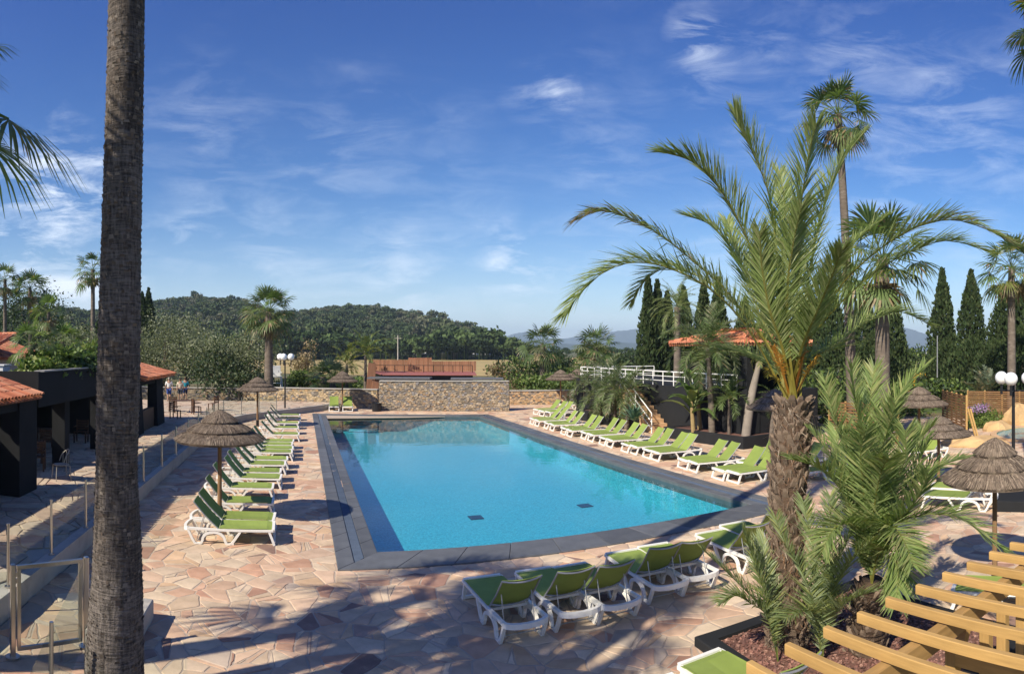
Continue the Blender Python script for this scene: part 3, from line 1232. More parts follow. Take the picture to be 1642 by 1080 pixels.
roof_plane(pv, (X1, Y0), (X1, Y1), (-1, 0), RN, RS, 4.5, clip=trap, ridge=False)
roof_plane(pv, (X0, Y0), (X1, Y0), (0, 1), RN, RS, 4.5, clip=[(0, 0), (1, 0), (.5, 1)], ridge=False)
roof_plane(pv, (X1, Y1), (X0, Y1), (0, -1), RN, RS, 4.5, clip=[(0, 0), (1, 0), (.5, 1)], ridge=False)
xm, zt_ = (X0 + X1) / 2, 4.5 + RN * RS
for p, q in (((X0, Y0, 4.5), (xm, Y0 + RN, zt_)), ((X0, Y1, 4.5), (xm, Y1 - RN, zt_)), ((X1, Y0, 4.5), (xm, Y0 + RN, zt_)), ((X1, Y1, 4.5), (xm, Y1 - RN, zt_))):
    hp = MB()
    P, Q = Vector(p), Vector(q)
    for k in range(10):
        hp.tube([P.lerp(Q, k / 10) + Vector((0, 0, .07)), P.lerp(Q, (k + 1.1) / 10) + Vector((0, 0, .05))], [.12, .10], 8, col=tuple(TILEC[rng.integers(6)]))
    hp.build('hip_tiles', M_tile, pv, colors=True, kind='stuff')
# white railings round the terrace
def railing(label, pts, z, h=.72, n_rails=3, step=1.0):
    root = thing('railing', label, 'railing')
    for (a, b_) in zip(pts[:-1], pts[1:]):
        L_ = hypot(b_[0] - a[0], b_[1] - a[1])
        n = max(1, round(L_ / step))
        for k in range(n + 1):
            x, y = lerp(a, b_, k / n)
            MB().tube([(0, 0, 0), (0, 0, h)], .03, 6).build('post', M_paint, root, loc=(x, y, z))
        for r in range(n_rails):
            zz = z + h - r * .24
            MB().tube([(a[0], a[1], zz), (b_[0], b_[1], zz)], .035 if r == 0 else .022, 6).build('rail', M_paint, root)
    return root


railing('white tube railing along the terrace edge in front of the tile roofed pavilion', [(18.05, 25.25), (18.05, 21.8)], TR)
railing('white tube railing by the terrace stairs, left of the pavilion', [(18.05, 38.0), (18.05, 25.9)], TR)
railing('white tube railing running along the terrace behind the palms', [(18.1, 37.9), (23.5, 37.5)], TR, step=1.3)
# stairs up to the terrace
st_ = MB()
M_sand = mat('sand_stone', (.56, .36, .20), .85, .15, 3)
stairs = thing('terrace_stairs', 'sand coloured stone stairs climbing beside the dark terrace wall', 'stairs')
for k in range(11):
    MB().box((0, 0, 0), (1.05, .33, (k + 1) * .205)).build('step', M_sand, stairs, loc=(17.36, 27.1 + k * .325, (k + 1) * .1025))
hr = thing('stair_handrail', 'white handrail rising beside the terrace stairs', 'handrail')
for k in (0, 5, 10):
    MB().tube([(0, 0, 0), (0, 0, 1.0)], .03, 6).build('post', M_paint, hr, loc=(16.78, 27.0 + k * .325, max(0, k * .205)))
for dz in (1.0, .55, .2):
    MB().tube([(16.78, 27.0, dz), (16.78, 30.3, dz + 2.05)], .03, 6).build('rail', M_paint, hr)


# planters
def planter(label, poly, h, t=.22, soil=True, m=M_char, fill=-.06):
    root = thing('planter', label, 'planter')
    n = len(poly)
    ar = sum(poly[i][0] * poly[(i + 1) % n][1] - poly[(i + 1) % n][0] * poly[i][1] for i in range(n))
    if ar < 0:
        poly = poly[::-1]
    q = inset(poly, t)
    rim = MB()
    V = [(x, y, 0) for x, y in poly] + [(x, y, h - .015) for x, y in poly] + [(x, y, h) for x, y in inset(poly, .015)] + [(x, y, h) for x, y in q] + [(x, y, 0) for x, y in q]
    F = []
    for k in range(4):
        F += [(k * n + i, k * n + (i + 1) % n, (k + 1) * n + (i + 1) % n, (k + 1) * n + i) for i in range(n)]
    rim.add(V, F)
    rim.build('rim', m, root)
    sb = MB()
    sb.add([(x, y, h + fill) for x, y in q], [tuple(range(n))])
    sb.build('soil', M_gravel_bed, root)
    return root, q, h + fill


M_gravel_bed = mat('red_gravel_bed', (.17, .085, .065), .95, .3, 30, .6, 60, bdist=.02)
M_gravel = mat('red_gravel', attr=True, rough=.9, var=.2, scale=30)
planter('long dark planter with palms and banana plants below the tile roofed pavilion', [(16.45, 25.4), (17.15, 20.3), (20.5, 20.3), (20.5, 25.4)], .52, .18)
planter('dark planter full of palms left of the terrace stairs', [(16.1, 34.6), (16.6, 28.3), (17.6, 28.3), (17.6, 34.6)], .62, .16)
pl_o, pl_q, pl_z = planter('low black planter of red gravel around the big date palm', [(5.22, 7.25), (8.6, 7.15), (8.4, 3.6), (5.0, 3.9)], .14, .24, fill=-.05)
gq, gc = [], []
for _ in range(5200):
    x, y = random.uniform(5.3, 8.3), random.uniform(4.1, 7.0)
    if not inside(pl_q, x, y):
        continue
    s = random.uniform(.010, .022)
    c = np.array([(.20, .095, .075), (.26, .13, .10), (.15, .08, .065), (.30, .17, .13)][rng.integers(4)]) * rng.uniform(.7, 1.25)
    for _k in range(2):
        a, t = random.uniform(0, 6.28), random.uniform(-.6, .6)
        u = np.array((cos(a), sin(a), t)) * s
        v = np.array((-sin(a), cos(a), random.uniform(-.6, .6))) * s
        p = np.array((x, y, pl_z + .008))
        gq.append((p - u - v, p + u - v, p + u + v, p - u + v))
        gc.append(c)
g = quad_mesh('gravel', gq, gc, M_gravel, pl_o, kind='stuff')
# small splash pool behind the parasols on the right
sp = MB()
x0, y0 = polar(1668, 31.5)
poly = [(x0 + 2.6 * cos(a) * 1.1, y0 + 2.2 * sin(a)) for a in np.linspace(0, 2 * pi, 24, endpoint=False)]
sp.prism(poly, -.01, .035)
spo = sp.build('splash_pool', M_pool)
tag(spo, 'small curved blue splash pool on the right behind parasols', kind='structure')
kr = MB()
kr.path([(x, y, .05) for x, y in poly], .3, .12, (0, 0, 1), closed=True)
kr.build('pool_kerb', M_sand, spo)
wq = MB()
wq.add([(x, y, .06) for x, y in poly], [tuple(range(24))])
wq.build('water', M_water, spo)
# ------------------------------------------------------------------ sun loungers
M_green = mat('green_mesh_fabric', (.235, .305, .070), .8, .10, 3, .15, 220, ovar=.12, leaf=.04, bdist=.002, var2=((.26, .335, .09), .9, .5, .8), spec=.2)


def curve_pts(f, n):
    return [f(i / n) for i in range(n + 1)]


def make_lounger(name='sun_lounger', back=49, slack=.018):
    """Origin under the middle; +Y points to the head end. 1.9 m long, seat 0.34 m high, back raised."""
    root = thing(name, 'x', 'sun lounger')
    for s in (-1, 1):
        x = s * .33
        m = MB()
        rail = [(x, -.93, .315), (x, -.6, .312), (x, .25, .315), (x, .93, .335)]
        m.path(rail, .045, .062, (1, 0, 0))
        m.build('side_rail', M_white, root)
        leg = MB()
        leg.path([(x, -.84, .29), (x, -.90, .14), (x, -.95, .0)], .05, .05, (1, 0, 0))
        leg.build('leg', M_white, root)
        arch = MB()
        arch.path([(x, -.22, .29), (x, -.06, .06), (x, -.02, .018)], .05, .05, (1, 0, 0))
        arch.path([(x, -.08, .018), (x, .10, .018)], .035, .05, (1, 0, 0))
        arch.path([(x, .08, .02), (x, .12, .10)] + [(x, .36 + .245 * cos(t), .10 + .165 * sin(t)) for t in np.linspace(pi * .96, .04 * pi, 9)] + [(x, .60, .10), (x, .635, .02)], .055, .05, (1, 0, 0))
        arch.path([(x, .62, .018), (x, .79, .018)], .035, .05, (1, 0, 0))
        arch.path([(x, .77, .02), (x, .83, .12), (x, .92, .31)], .05, .05, (1, 0, 0))
        arch.build('arched_leg', M_white, root)
    for y_, z_, w_, h_, nm_ in ((-.93, .32, .06, .07, 'foot_bar'), (-.945, .03, .05, .045, 'ground_bar'), (.25, .29, .05, .04, 'cross_bar')):
        MB().path([(-.33, y_, z_), (.33, y_, z_)], w_, h_, (0, 0, 1)).build(nm_, M_white, root)
    h = MB()
    h.path([(.33 * -cos(t), .92 + .10 * sin(t), .33 - .02 * sin(t)) for t in np.linspace(0, pi, 9)], .06, .075, (0, 0, 1))
    h.build('head_bar', M_white, root)
    # seat fabric, a little slack
    ny = 8
    V, F = [], []
    for dz in (0, -.012):
        for j in range(ny + 1):
            t = j / ny
            y = -.93 + 1.17 * t
            for xx in (-.335, -.30, 0, .30, .335):
                sag = slack * (1 - (xx / .31) ** 2) * sin(pi * t) if abs(xx) < .31 else -.006
                V.append((xx, y, .356 - sag + dz - (.03 if j == 0 else 0)))
    n1_ = 5 * (ny + 1)
    for j in range(ny):
        for i in range(4):
            a = j * 5 + i
            F.append((a, a + 1, a + 6, a + 5))
            F.append((n1_ + a, n1_ + a + 5, n1_ + a + 6, n1_ + a + 1))
    ring = [j * 5 for j in range(ny + 1)] + [ny * 5 + i for i in range(1, 5)] + [j * 5 + 4 for j in range(ny - 1, -1, -1)] + [3, 2, 1]
    for k in range(len(ring)):
        a, b_ = ring[k], ring[(k + 1) % len(ring)]
        F.append((a, b_, b_ + n1_, a + n1_))
    link('seat', new_mesh('seat', V, F, M_green, smooth=False), root)
    # raised back: fabric on a grey bow
    ang = radians(back)
    bl = .78
    by, bz = cos(ang), sin(ang)

    def bp(x, t, off=0):
        c = .03 * sin(pi * t)
        return (x, .25 + by * bl * t + bz * (off + c * .6), .345 + bz * bl * t - by * (off + c * .6))
    V, F = [], []
    nt_ = 7
    for off in (0, .012):
        for j in range(nt_ + 1):
            for i in range(5):
                x = -.31 + .155 * i
                V.append(bp(x, j / nt_, off + .035 * (1 - (x / .31) ** 2) * (j / nt_) * .9))
    n1_ = 5 * (nt_ + 1)
    for j in range(nt_):
        for i in range(4):
            a = j * 5 + i
            F.append((a, a + 1, a + 6, a + 5))
            F.append((n1_ + a, n1_ + a + 5, n1_ + a + 6, n1_ + a + 1))
    ring = [j * 5 for j in range(nt_ + 1)] + [nt_ * 5 + i for i in range(1, 5)] + [j * 5 + 4 for j in range(nt_ - 1, -1, -1)] + [3, 2, 1]
    for k in range(len(ring)):
        a, b_ = ring[k], ring[(k + 1) % len(ring)]
        F.append((a, b_, b_ + n1_, a + n1_))
    bo = link('backrest', new_mesh('backrest', V, F, M_green), root)
    bb = MB()
    for t in (.99, .12):
        bb.tube([bp(-.31, t, .02)] + [bp(x, t, .02 + .05 * (1 - (x / .31) ** 2)) for x in (-.2, -.1, 0, .1, .2)] + [bp(.31, t, .02)], .014, 6)
    for x in (-.31, .31):
        bb.tube([bp(x, 0, .018), bp(x, .5, .018), bp(x, 1, .018)], .014, 6)
    bb.build('back_bow', M_grey, bo)
    for x in (-.24, .24):
        s_ = MB()
        s_.tube([bp(x, .55, .03), (x, .74, .06), (x, .66, .05)], .009, 5)
        s_.build('strut', M_grey, root)
    ft = MB()
    ft.tube([(-.33, .70, .07), (.33, .70, .07)], .011, 5)
    ft.build('stretcher', M_grey, root)
    return root


protos = [make_lounger(), make_lounger(back=46.5, slack=.030), make_lounger(back=51.5, slack=.012)]
used = set()


def lounger(x, y, rz, label, group):
    rz += random.gauss(0, .018)
    k = random.choice((0, 0, 1, 2))
    proto = protos[k]
    if k not in used:
        used.add(k)
        proto.location = (x, y, 0)
        proto.rotation_euler = (0, 0, rz)
        tag(proto, label, 'sun lounger', group)
        return proto
    return copy_thing(proto, (x, y, 0.0), rz, label, group)


ORD = ['first', 'second', 'third', 'fourth', 'fifth', 'sixth', 'seventh', 'eighth', 'ninth', 'tenth', 'eleventh', 'twelfth', 'thirteenth', 'fourteenth', 'fifteenth',
       'sixteenth', 'seventeenth', 'eighteenth', 'nineteenth', 'twentieth']
# left row, heads away from the pool
lrow = [14.07, 14.86, 16.4, 18.15, 19.5, 20.45, 21.75, 22.75, 24.3, 25.2, 26.2, 27.15, 29.4, 31.8, 33.9, 36.1, 37.9]
lfoot = [-.60, -.62, -.72, -.80, -.62, -.66, -.55, -.50, -.36, -.34, -.38, -.34, -.12, -.16, -.14, -.06, -.10]
for k, (y, fx) in enumerate(zip(lrow, lfoot)):
    lb = ('nearest lounger of the row left of the pool, its white side frame in full view' if k == 0 else
          'farthest lounger of the row left of the pool, beside the curving low wall' if k == 16 else
          f'{ORD[k]} lounger from the near end of the row left of the pool, back raised')
    lounger(fx - .95, y - .25, pi / 2 + random.uniform(-.03, .03), lb, 'loungers in the row left of the pool')
# right row, feet to the pool; pixel centres of the white foot frames
rrow = [(858.3, 660), (868, 662.8), (877.7, 664), (851.7, 675), (859.9, 678), (874.6, 682), (884, 685), (902, 690.8), (911.8, 694.3), (934.7, 698), (946, 701.5), (964.5, 707),
        (976.7, 710.6), (1001, 718), (1015, 721), (1035.6, 727), (1049.5, 731), (1093, 743.4), (1110.8, 748.3), (1150, 760), (1174, 764.6)]
n_ = len(rrow)
for k, (px, py) in enumerate(rrow):
    x, y = at(px, py, .17)
    if k < 3:
        rz = -pi / 2 + .05
    else:
        rz = -pi / 2 - .12 + random.uniform(-.02, .02)
    dx, dy = -sin(rz) * .95, cos(rz) * .95
    q = n_ - 1 - k
    lb = ('nearest lounger of the row right of the pool, partly behind the date palm trunk' if q == 0 else
          f'{ORD[q]} lounger from the near end of the row right of the pool' if k >= 3 else
          f'{["left", "middle", "right"][k]} one of three loungers beyond the row right of the pool, near the thatched parasols')
    lounger(x + dx, y + dy, rz, lb, 'loungers in the row right of the pool')
# two loungers against the low far wall, facing the camera
for k, (px, lb) in enumerate(((536, 'left one of two lone loungers in front of the far low stone wall'), (558, 'right one of two lone loungers in front of the far low stone wall'))):
    x, y = polar(px, 43.6)
    lounger(x, y + .3, radians(-3), lb, 'loungers at the far wall')
for k, (px, r_, lb) in enumerate(((920, 45.0, 'dark backed lounger turned away, left one under the right hand far parasols'), (928, 46.2, 'dark backed lounger turned away, right one beside the far wall'))):
    x, y = polar(px, r_)
    lounger(x, y, pi / 2 - .3, lb, 'loungers at the far wall')
# near row with backs to the camera
near = [(3.08, 9.35, .02), (4.0, 9.40, .03), (4.68, 9.36, .0), (5.82, 9.62, -.06), (6.52, 9.66, -.10), (8.0, 9.75, -.08), (8.78, 9.95, -.12)]
for k, (x, y, a) in enumerate(near):
    lb = ('shaded lounger at the left end of the near row with backs to the camera' if k == 0 else
          'lounger at the right end of the near row, half behind the date palm trunk' if k == 6 else
          f'{ORD[k]} lounger from the left in the near row, its green back towards the camera')
    lounger(x, y, pi + a, lb, 'loungers in the near row')
lounger(4.72, 5.46, pi + .02, 'lounger at the bottom edge beside the low black gravel planter', 'loungers at the bottom edge')
lounger(3.86, 5.30, pi + .04, 'lounger almost wholly below the bottom edge, only a green corner showing', 'loungers at the bottom edge')
# right side under the parasols
lounger(14.55, 8.45, radians(197), 'lounger seen from its side beneath the nearest right hand parasol', 'loungers on the right')
lounger(15.5, 8.85, radians(197), 'lounger just behind the one beneath the nearest right hand parasol', 'loungers on the right')
x, y = polar(1482, 24.5)
lounger(x, y, radians(250), 'distant lounger in the shade of the two overlapping right hand parasols', 'loungers on the right')
x, y = polar(1592, 10.6)
lounger(x - .1, y - .4, radians(200), 'lounger showing between the timber slats of the pergola', 'loungers on the right')
for px, r_, rz, lb in ((1285, 22.0, -1.75, 'lounger with lit back glimpsed right of the date palm trunk'), (1318, 20.6, -1.8, 'lounger glimpsed between the date palm trunk and the young palm'),
                       (1222, 22.3, -1.5, 'lounger apart from the row, behind its nearest end by the dark planter')):
    x, y = polar(px, r_)
    lounger(x, y, rz, lb, 'loungers behind the date palm')

# ------------------------------------------------------------------ thatched parasols
M_thatch = mat('weathered_thatch', attr=True, rough=.95, var=.3, scale=9)
THC = np.array([(.175, .132, .098), (.135, .10, .075), (.21, .165, .125), (.10, .075, .058), (.24, .19, .14)])


def make_tier(r0, z0, r1, z1, n, thick=.05):
    """One layer of thatch: a shallow shell covered in loose straws that hang over its rim."""
    b = MB()
    N_ = 40
    prof = [(r0, z0 - .02), (r1 * .55 + r0 * .45, z0 * .5 + z1 * .5 + .015), (r1 * .97, z1), (r1 * .95, z1 - thick), (max(r0 - .1, .02), z0 - thick - .02)]
    for r, z in prof:
        pass
    b.lathe(prof, N_, jit=.012)
    cols = [tuple(THC[rng.integers(len(THC))] * rng.uniform(.7, 1.0)) for _ in b.F]
    for _ in range(n):
        a = random.uniform(0, 2 * pi)
        t0 = random.uniform(0, .8)
        ln = random.uniform(.25, .5)
        t1 = min(1.012 + random.uniform(-.012, .016), t0 + ln)
        a1 = a + random.gauss(0, .016)
        w = random.uniform(.004, .010)

        def pt(t, aa):
            tt = min(t, 1)
            r = r0 + (r1 - r0) * t
            z = z0 + (z1 - z0) * tt + .055 * sin(pi * tt) * .5 - (t - 1) * .6 * (t > 1)
            return np.array((r * cos(aa), r * sin(aa), z + random.uniform(.002, .010)))
        p, q = pt(t0, a), pt(t1, a1)
        s = np.array((-sin(a), cos(a), random.uniform(-.5, .5))) * w
        b.F.append(tuple(len(b.V) + k for k in range(4)))
        b.V += [tuple(p - s), tuple(p + s), tuple(q + s * .6), tuple(q - s * .6)]
        b.M.append(0)
        cols.append(tuple(THC[rng.integers(len(THC))] * rng.uniform(.7, 1.3)))
    b.C = cols
    return new_mesh('thatch_tier', b.V, b.F, M_thatch, b.C)


TIERS = [make_tier(.66, 2.235, 1.20, 2.01, 2600, .06), make_tier(.34, 2.43, .86, 2.235, 1700, .05), make_tier(.02, 2.72, .50, 2.45, 1100, .05)]


def make_parasol():
    root = thing('thatched_parasol', 'x', 'parasol')
    MB().tube([(0, 0, -.02), (0.005, 0, 1.2), (0, 0, 2.6)], [.062, .055, .05], 10).build('pole', M_postwood, root)
    MB().tube([(0, 0, 0), (0, 0, .34)], [.085, .08], 12).build('pole_sleeve', M_black, root)
    for t in TIERS:
        link('thatch_tier', t, root)
    hub = MB()
    for k in range(8):
        a = k * pi / 4
        hub.beam((.04 * cos(a), .04 * sin(a), 2.55), (1.12 * cos(a), 1.12 * sin(a), 1.99), .03, .03)
    hub.build('rafters', M_postwood, root)
    return root


para = make_parasol()
parasols = [(-2.03, 15.45, 1.0, .95, 'large thatched parasol nearest in the left row, its pole rising from loungers'),
            (-2.44, 34.6, 2.1, 1.0, 'second thatched parasol down the left row, in front of the lamp post'),
            (*polar(549, 44.3), .4, .93, 'thatched parasol between the two lone loungers at the low far wall'),
            (*polar(899, 47.3), .9, .98, 'far right thatched parasol in front of the warm low wall'),
            (*polar(927, 50.5), 2.9, .98, 'far thatched parasol half hidden behind another one and palm leaves'),
            (*polar(1243, 24.0), 1.4, .95, 'thatched parasol mostly hidden behind the date palm trunk'),
            (*polar(1505, 19.5), .2, .90, 'thatched parasol with flattened cap in front of a second one on the right'),
            (*polar(1474, 25.5), 2.4, 1.0, 'thatched parasol at the back of the right hand pair by the slatted fence'),
            (9.82, 4.98, 1.9, .80, 'thatched parasol nearest on the right, pole standing beyond the pergola slats'),
            (*polar(365, 51.5), 1.7, 1.0, 'shaded thatched parasol under the olive trees beyond the promenade')]
for k, (x, y, a, s, lb) in enumerate(parasols):
    if k == 0:
        para.location = (x, y, 0)
        para.rotation_euler = (0, 0, a)
        para.scale = (s, s, 1)
        tag(para, lb, group='thatched parasols')
    else:
        o = copy_thing(para, (x, y, 0), a, lb, 'thatched parasols')
        o.scale = (s, s, {6: .80, 9: .9}.get(k, 1.0 if k != 8 else .98))

# ------------------------------------------------------------------ globe lamps
M_globe = mat('opal_globe', (.82, .82, .80), .25, 0, spec=.5)


def globe_lamp(label, x, y, top, gr, rz, spread=.42, arms=3):
    root = thing('lamp_post', label, 'lamp post', (x, y, 0), rz, 'lamp posts with white globes')
    MB().tube([(0, 0, 0), (0, 0, top - gr * .6)], [.06, .045], 10).build('pole', M_black, root)
    MB().rbox((0, 0, .08), (.24, .24, .16), .02).build('base', M_black, root)
    zz = top - gr * 1.9
    for k in range(arms):
        a = 2 * pi * k / arms
        ex, ey = spread * cos(a), spread * sin(a)
        m = MB()
        m.tube([(0, 0, zz), (ex, ey, zz)], .022, 6)
        m.tube([(ex, ey, zz - .12), (ex, ey, zz + gr * .9)], .04, 8)
        ao = m.build('arm', M_black, root)
        s = MB()
        s.sphere((ex, ey, zz + gr * 1.9), gr, 20, 12)
        s.build('globe', M_globe, ao, smooth=True)
    return root


x, y = polar(457, 41.6)
globe_lamp('black lamp post with three white globes before the far stone wall', x, y, 3.75, .225, .35)
x, y = polar(1625, 19.0)
globe_lamp('black lamp post with white globes at the right edge behind the parasol', x, y, 3.35, .20, 1.0 + YAW, .47)
x, y = polar(1119, 33)
globe_lamp('small globe lamp on the pavilion terrace among the palms', x, y, 3.25, .2, 0, .02, 1)

# ------------------------------------------------------------------ timber pergola at the lower right
pg = thing('timber_pergola', 'new pale timber pergola of square beams in the lower right corner', 'pergola')
PT = 2.30
for k in range(-1, 12):
    x = 2.88 + k * .35 + random.uniform(-.01, .01)
    y1 = 2.95 - .004 * k * k + random.uniform(-.012, .012)
    L_ = 5.2
    b = MB()
    b.rbox((0, 0, 0), (.050, L_, .072), .005)
    o = b.build('slat', M_timber, pg, loc=(x, y1 - L_ / 2, PT - .05), rot=(0, 0, random.uniform(-.006, .006)))
for y in (2.42, .2, -2.0):
    MB().rbox((0, 0, 0), (6.6, .08, .14), .006).build('beam', M_timber_x, pg, loc=(5.6, y, PT - .175))
for x in (3.9, 4.42, 4.72, 5.1, 5.5, 5.9, 6.3, 6.7):
    MB().rbox((0, 0, 0), (.085, .085, 2.05), .006).build('post', M_timber_z, pg, loc=(x, 2.32, 1.025))
for x in (3.0, 8.7):
    for y in (.2, -2.0):
        MB().rbox((0, 0, 0), (.1, .1, 2.05), .006).build('post', M_timber_z, pg, loc=(x, y - .1, 1.025))
for x0, x1 in ((3.94, 3.45), (3.94, 4.3)):
    b = MB()
    b.beam((x0, 2.42, 1.55), (x1, 2.42, 2.10), .07, .07, (0, 1, 0))
    b.build('brace', M_timber, pg)
b = MB()
b.rbox((0, 0, 0), (.075, 1.3, .1), .006)
b.build('tie_beam', M_timber, pg, loc=(3.9, 1.7, PT - .30))

# ------------------------------------------------------------------ glass balustrade, gate, concrete block on the left
bal = thing('glass_balustrade', 'glass balustrade with round steel posts along the raised promenade edge', 'balustrade')
py_ = [7.3, 9.05, 10.84, 12.76, 15.2, 17.74, 20.16, 22.5, 25.0, 27.5, 30.0, 32.4]
ppts = [(-4.56, y) for y in py_] + [(-4.35, 34.9), (-3.55, 36.9), (-2.6, 38.3), (-1.6, 39.8)]
PM = MB()
PM.tube([(0, 0, 0), (0, 0, 1.02)], .024, 10)
PM.tube([(0, 0, .0), (0, 0, .025)], .06, 12)
PM.tube([(0, 0, 1.0), (0, 0, 1.03)], .032, 10)
pm_o = PM.build('post', M_steel, bal, loc=(ppts[0][0], ppts[0][1], PZ + .012))
for p in ppts[1:]:
    o = pm_o.copy()
    COL.objects.link(o)
    o.location = (p[0], p[1], PZ + .012)
for a, b_ in zip(ppts[:-1], ppts[1:]):
    m = MB()
    p, q = lerp(a, b_, .03), lerp(a, b_, .97)
    m.beam((p[0], p[1], PZ + .53), (q[0], q[1], PZ + .53), .010, .86)
    m.build('glass_panel', M_glass, bal)
gt = thing('glass_gate', 'steel framed glass gate standing half open left of the big palm trunk', 'gate')
GA, GB = Vector((-3.78, 7.72, 0)), Vector((-3.02, 8.36, 0))
gd = (GB - GA).normalized()


def gp(t, z, off=0):
    p = GA.lerp(GB, t)
    return (p.x, p.y, z)


for t in (-.035, 1.035):
    b = MB()
    p = gp(t, 0)
    b.rbox((0, 0, .64), (.07, .07, 1.28), .008, atan2(gd.y, gd.x))
    b.tube([(0, 0, 0), (0, 0, .03)], .10, 14)
    b.build('gate_post', M_steel, gt, loc=p)
fr = MB()
for t in (.05, .95):
    fr.beam(gp(t, .10), gp(t, 1.22), .05, .05, (gd.x, gd.y, 0))
fr.beam(gp(.02, 1.235), gp(.98, 1.235), .05, .05)
fr.beam(gp(.05, .12), gp(.95, .12), .04, .05)
fr.build('gate_frame', M_steel, gt)
b = MB()
b.beam(gp(.08, .67), gp(.92, .67), .010, 1.05)
b.build('glass_pane', M_glass, gt)
hg = MB()
for z in (1.05, 1.14):
    hg.tube([gp(.0, z - .03), gp(.0, z + .03)], .022, 8)
hg.build('hinge', M_steel, gt)
gb2 = thing('glass_balustrade', 'short glass balustrade beside the gate running towards the camera', 'balustrade')
for p in ((-2.64, 6.28), (-2.3, 4.6)):
    b = MB()
    b.tube([(0, 0, 0), (0, 0, 1.26)], .024, 10)
    b.tube([(0, 0, 0), (0, 0, .03)], .06, 12)
    b.build('post', M_steel, gb2, loc=(p[0], p[1], 0))
for a, b_ in (((-2.64, 6.28), (-3.0, 8.28)), ((-2.3, 4.6), (-2.64, 6.28))):
    m = MB()
    p, q = lerp(a, b_, .03), lerp(a, b_, .97)
    m.beam((p[0], p[1], .66), (q[0], q[1], .66), .010, 1.08)
    m.build('glass_panel', M_glass, gb2)
gb3 = thing('glass_balustrade', 'glass pane between the gate and the promenade at the left edge', 'balustrade')
m = MB()
m.beam((-3.86, 7.66, .62), (-4.43, 7.2, .62), .010, 1.12)
m.build('glass_panel', M_glass, gb3)
m = MB()
m.tube([(-4.40, 7.22, 0), (-4.40, 7.22, 1.24)], .024, 10)
m.build('post', M_steel, gb3)
blk = MB()
blk.rbox((-2.64, 8.95, .15), (.68, 1.30, .30), .02)
tag(blk.build('concrete_block', M_conc), 'pale concrete plinth half hidden behind the big palm trunk', 'plinth')

# ------------------------------------------------------------------ furniture in and outside the bar
def make_bench_chair():
    root = thing('wooden_chair', 'x', 'chair')
    for x in (-.24, .24):
        for y, z in ((-.22, .43), (.22, .92)):
            MB().box((0, 0, 0), (.05, .05, z)).build('leg', M_darkwood, root, loc=(x, y, z / 2))
    for k in range(5):
        MB().box((0, 0, 0), (.5, .08, .022)).build('seat_slat', M_darkwood, root, loc=(0, -.2 + k * .095, .44))
    for k in range(4):
        MB().box((0, 0, 0), (.44, .02, .075)).build('back_slat', M_darkwood, root, loc=(0, .21, .54 + k * .105))
    for x in (-.24, .24):
        MB().box((0, 0, 0), (.055, .5, .03)).build('armrest', M_darkwood, root, loc=(x, 0, .66))
    return root


def make_table():
    root = thing('wooden_table', 'x', 'table')
    for k in range(6):
        MB().box((0, 0, 0), (1.4, .13, .03)).build('top_slat', M_darkwood, root, loc=(0, -.35 + k * .14, .74))
    for x in (-.6, .6):
        for y in (-.32, .32):
            MB().box((0, 0, 0), (.07, .07, .72)).build('leg', M_darkwood, root, loc=(x, y, .36))
    return root


ch0, tb0 = make_bench_chair(), make_table()
chairs = [(-8.2, 18.3, .3, 'slatted dark chair just behind the nearest bar pillar'), (-9.3, 17.6, 2.9, 'slatted dark chair inside the bar, facing its nearest table'),
          (-10.4, 19.8, -.2, 'slatted dark chair in the middle of the shaded bar'), (-9.2, 21.6, 3.2, 'slatted dark chair behind the second bar table'),
          (-11.0, 22.8, 1.2, 'slatted dark chair against the back wall of the bar'), (-9.0, 24.6, .1, 'slatted dark chair at the far end of the flat roofed bar'),
          (-7.05, 34.6, 1.4, 'reddish wooden chair in the sun just past the tiled pavilion'), (-6.3, 37.2, 2.0, 'reddish wooden chair at the outdoor table by the people'),
          (-8.0, 38.5, .2, 'reddish wooden chair behind the outdoor table'), (-5.6, 39.6, -2.0, 'reddish wooden chair farthest along the promenade')]
for k, (x, y, a, lb) in enumerate(chairs):
    if k == 0:
        ch0.location, ch0.rotation_euler = (x, y, PZ), (0, 0, a)
        tag(ch0, lb, group='wooden chairs of the bar')
    else:
        copy_thing(ch0, (x, y, PZ), a, lb, 'wooden chairs of the bar')
for k, (x, y, a, lb) in enumerate([(-8.9, 18.9, 1.5, 'slatted dark table nearest in the shaded bar'), (-9.9, 22.3, 1.6, 'slatted dark table deeper in the shaded bar'),
                                   (-7.2, 38.0, .3, 'wooden table outdoors between the pavilion and the people')]):
    if k == 0:
        tb0.location, tb0.rotation_euler = (x, y, PZ), (0, 0, a)
        tag(tb0, lb, group='wooden tables of the bar')
    else:
        copy_thing(tb0, (x, y, PZ), a, lb, 'wooden tables of the bar')
# pale bistro chair beside the dark pillar
M_cane = mat('pale_cane', (.36, .33, .28), .6)
bc = thing('bistro_chair', 'pale curved bistro chair in the shade beside the dark bar pillar', 'chair', (-6.95, 17.3, PZ), -.9)
for x in (-.2, .2):
    for y in (-.2, .2):
        MB().tube([(x * 1.15, y * 1.15, 0), (x, y, .44)], .014, 6).build('leg', M_cane, bc)
MB().tube([(0, 0, .435), (0, 0, .46)], .23, 16).build('seat', M_cane, bc)
m = MB()
m.tube([(.23 * cos(t), .23 * sin(t), .46 + .42 * sin(t) ** .5) for t in np.linspace(.02, pi - .02, 13)], .016, 6)
for t in np.linspace(.5, pi - .5, 5):
    m.tube([(.22 * cos(t), .22 * sin(t), .46), (.23 * cos(t), .23 * sin(t), .46 + .42 * sin(t) ** .5)], .010, 5)
m.build('backrest', M_cane, bc)

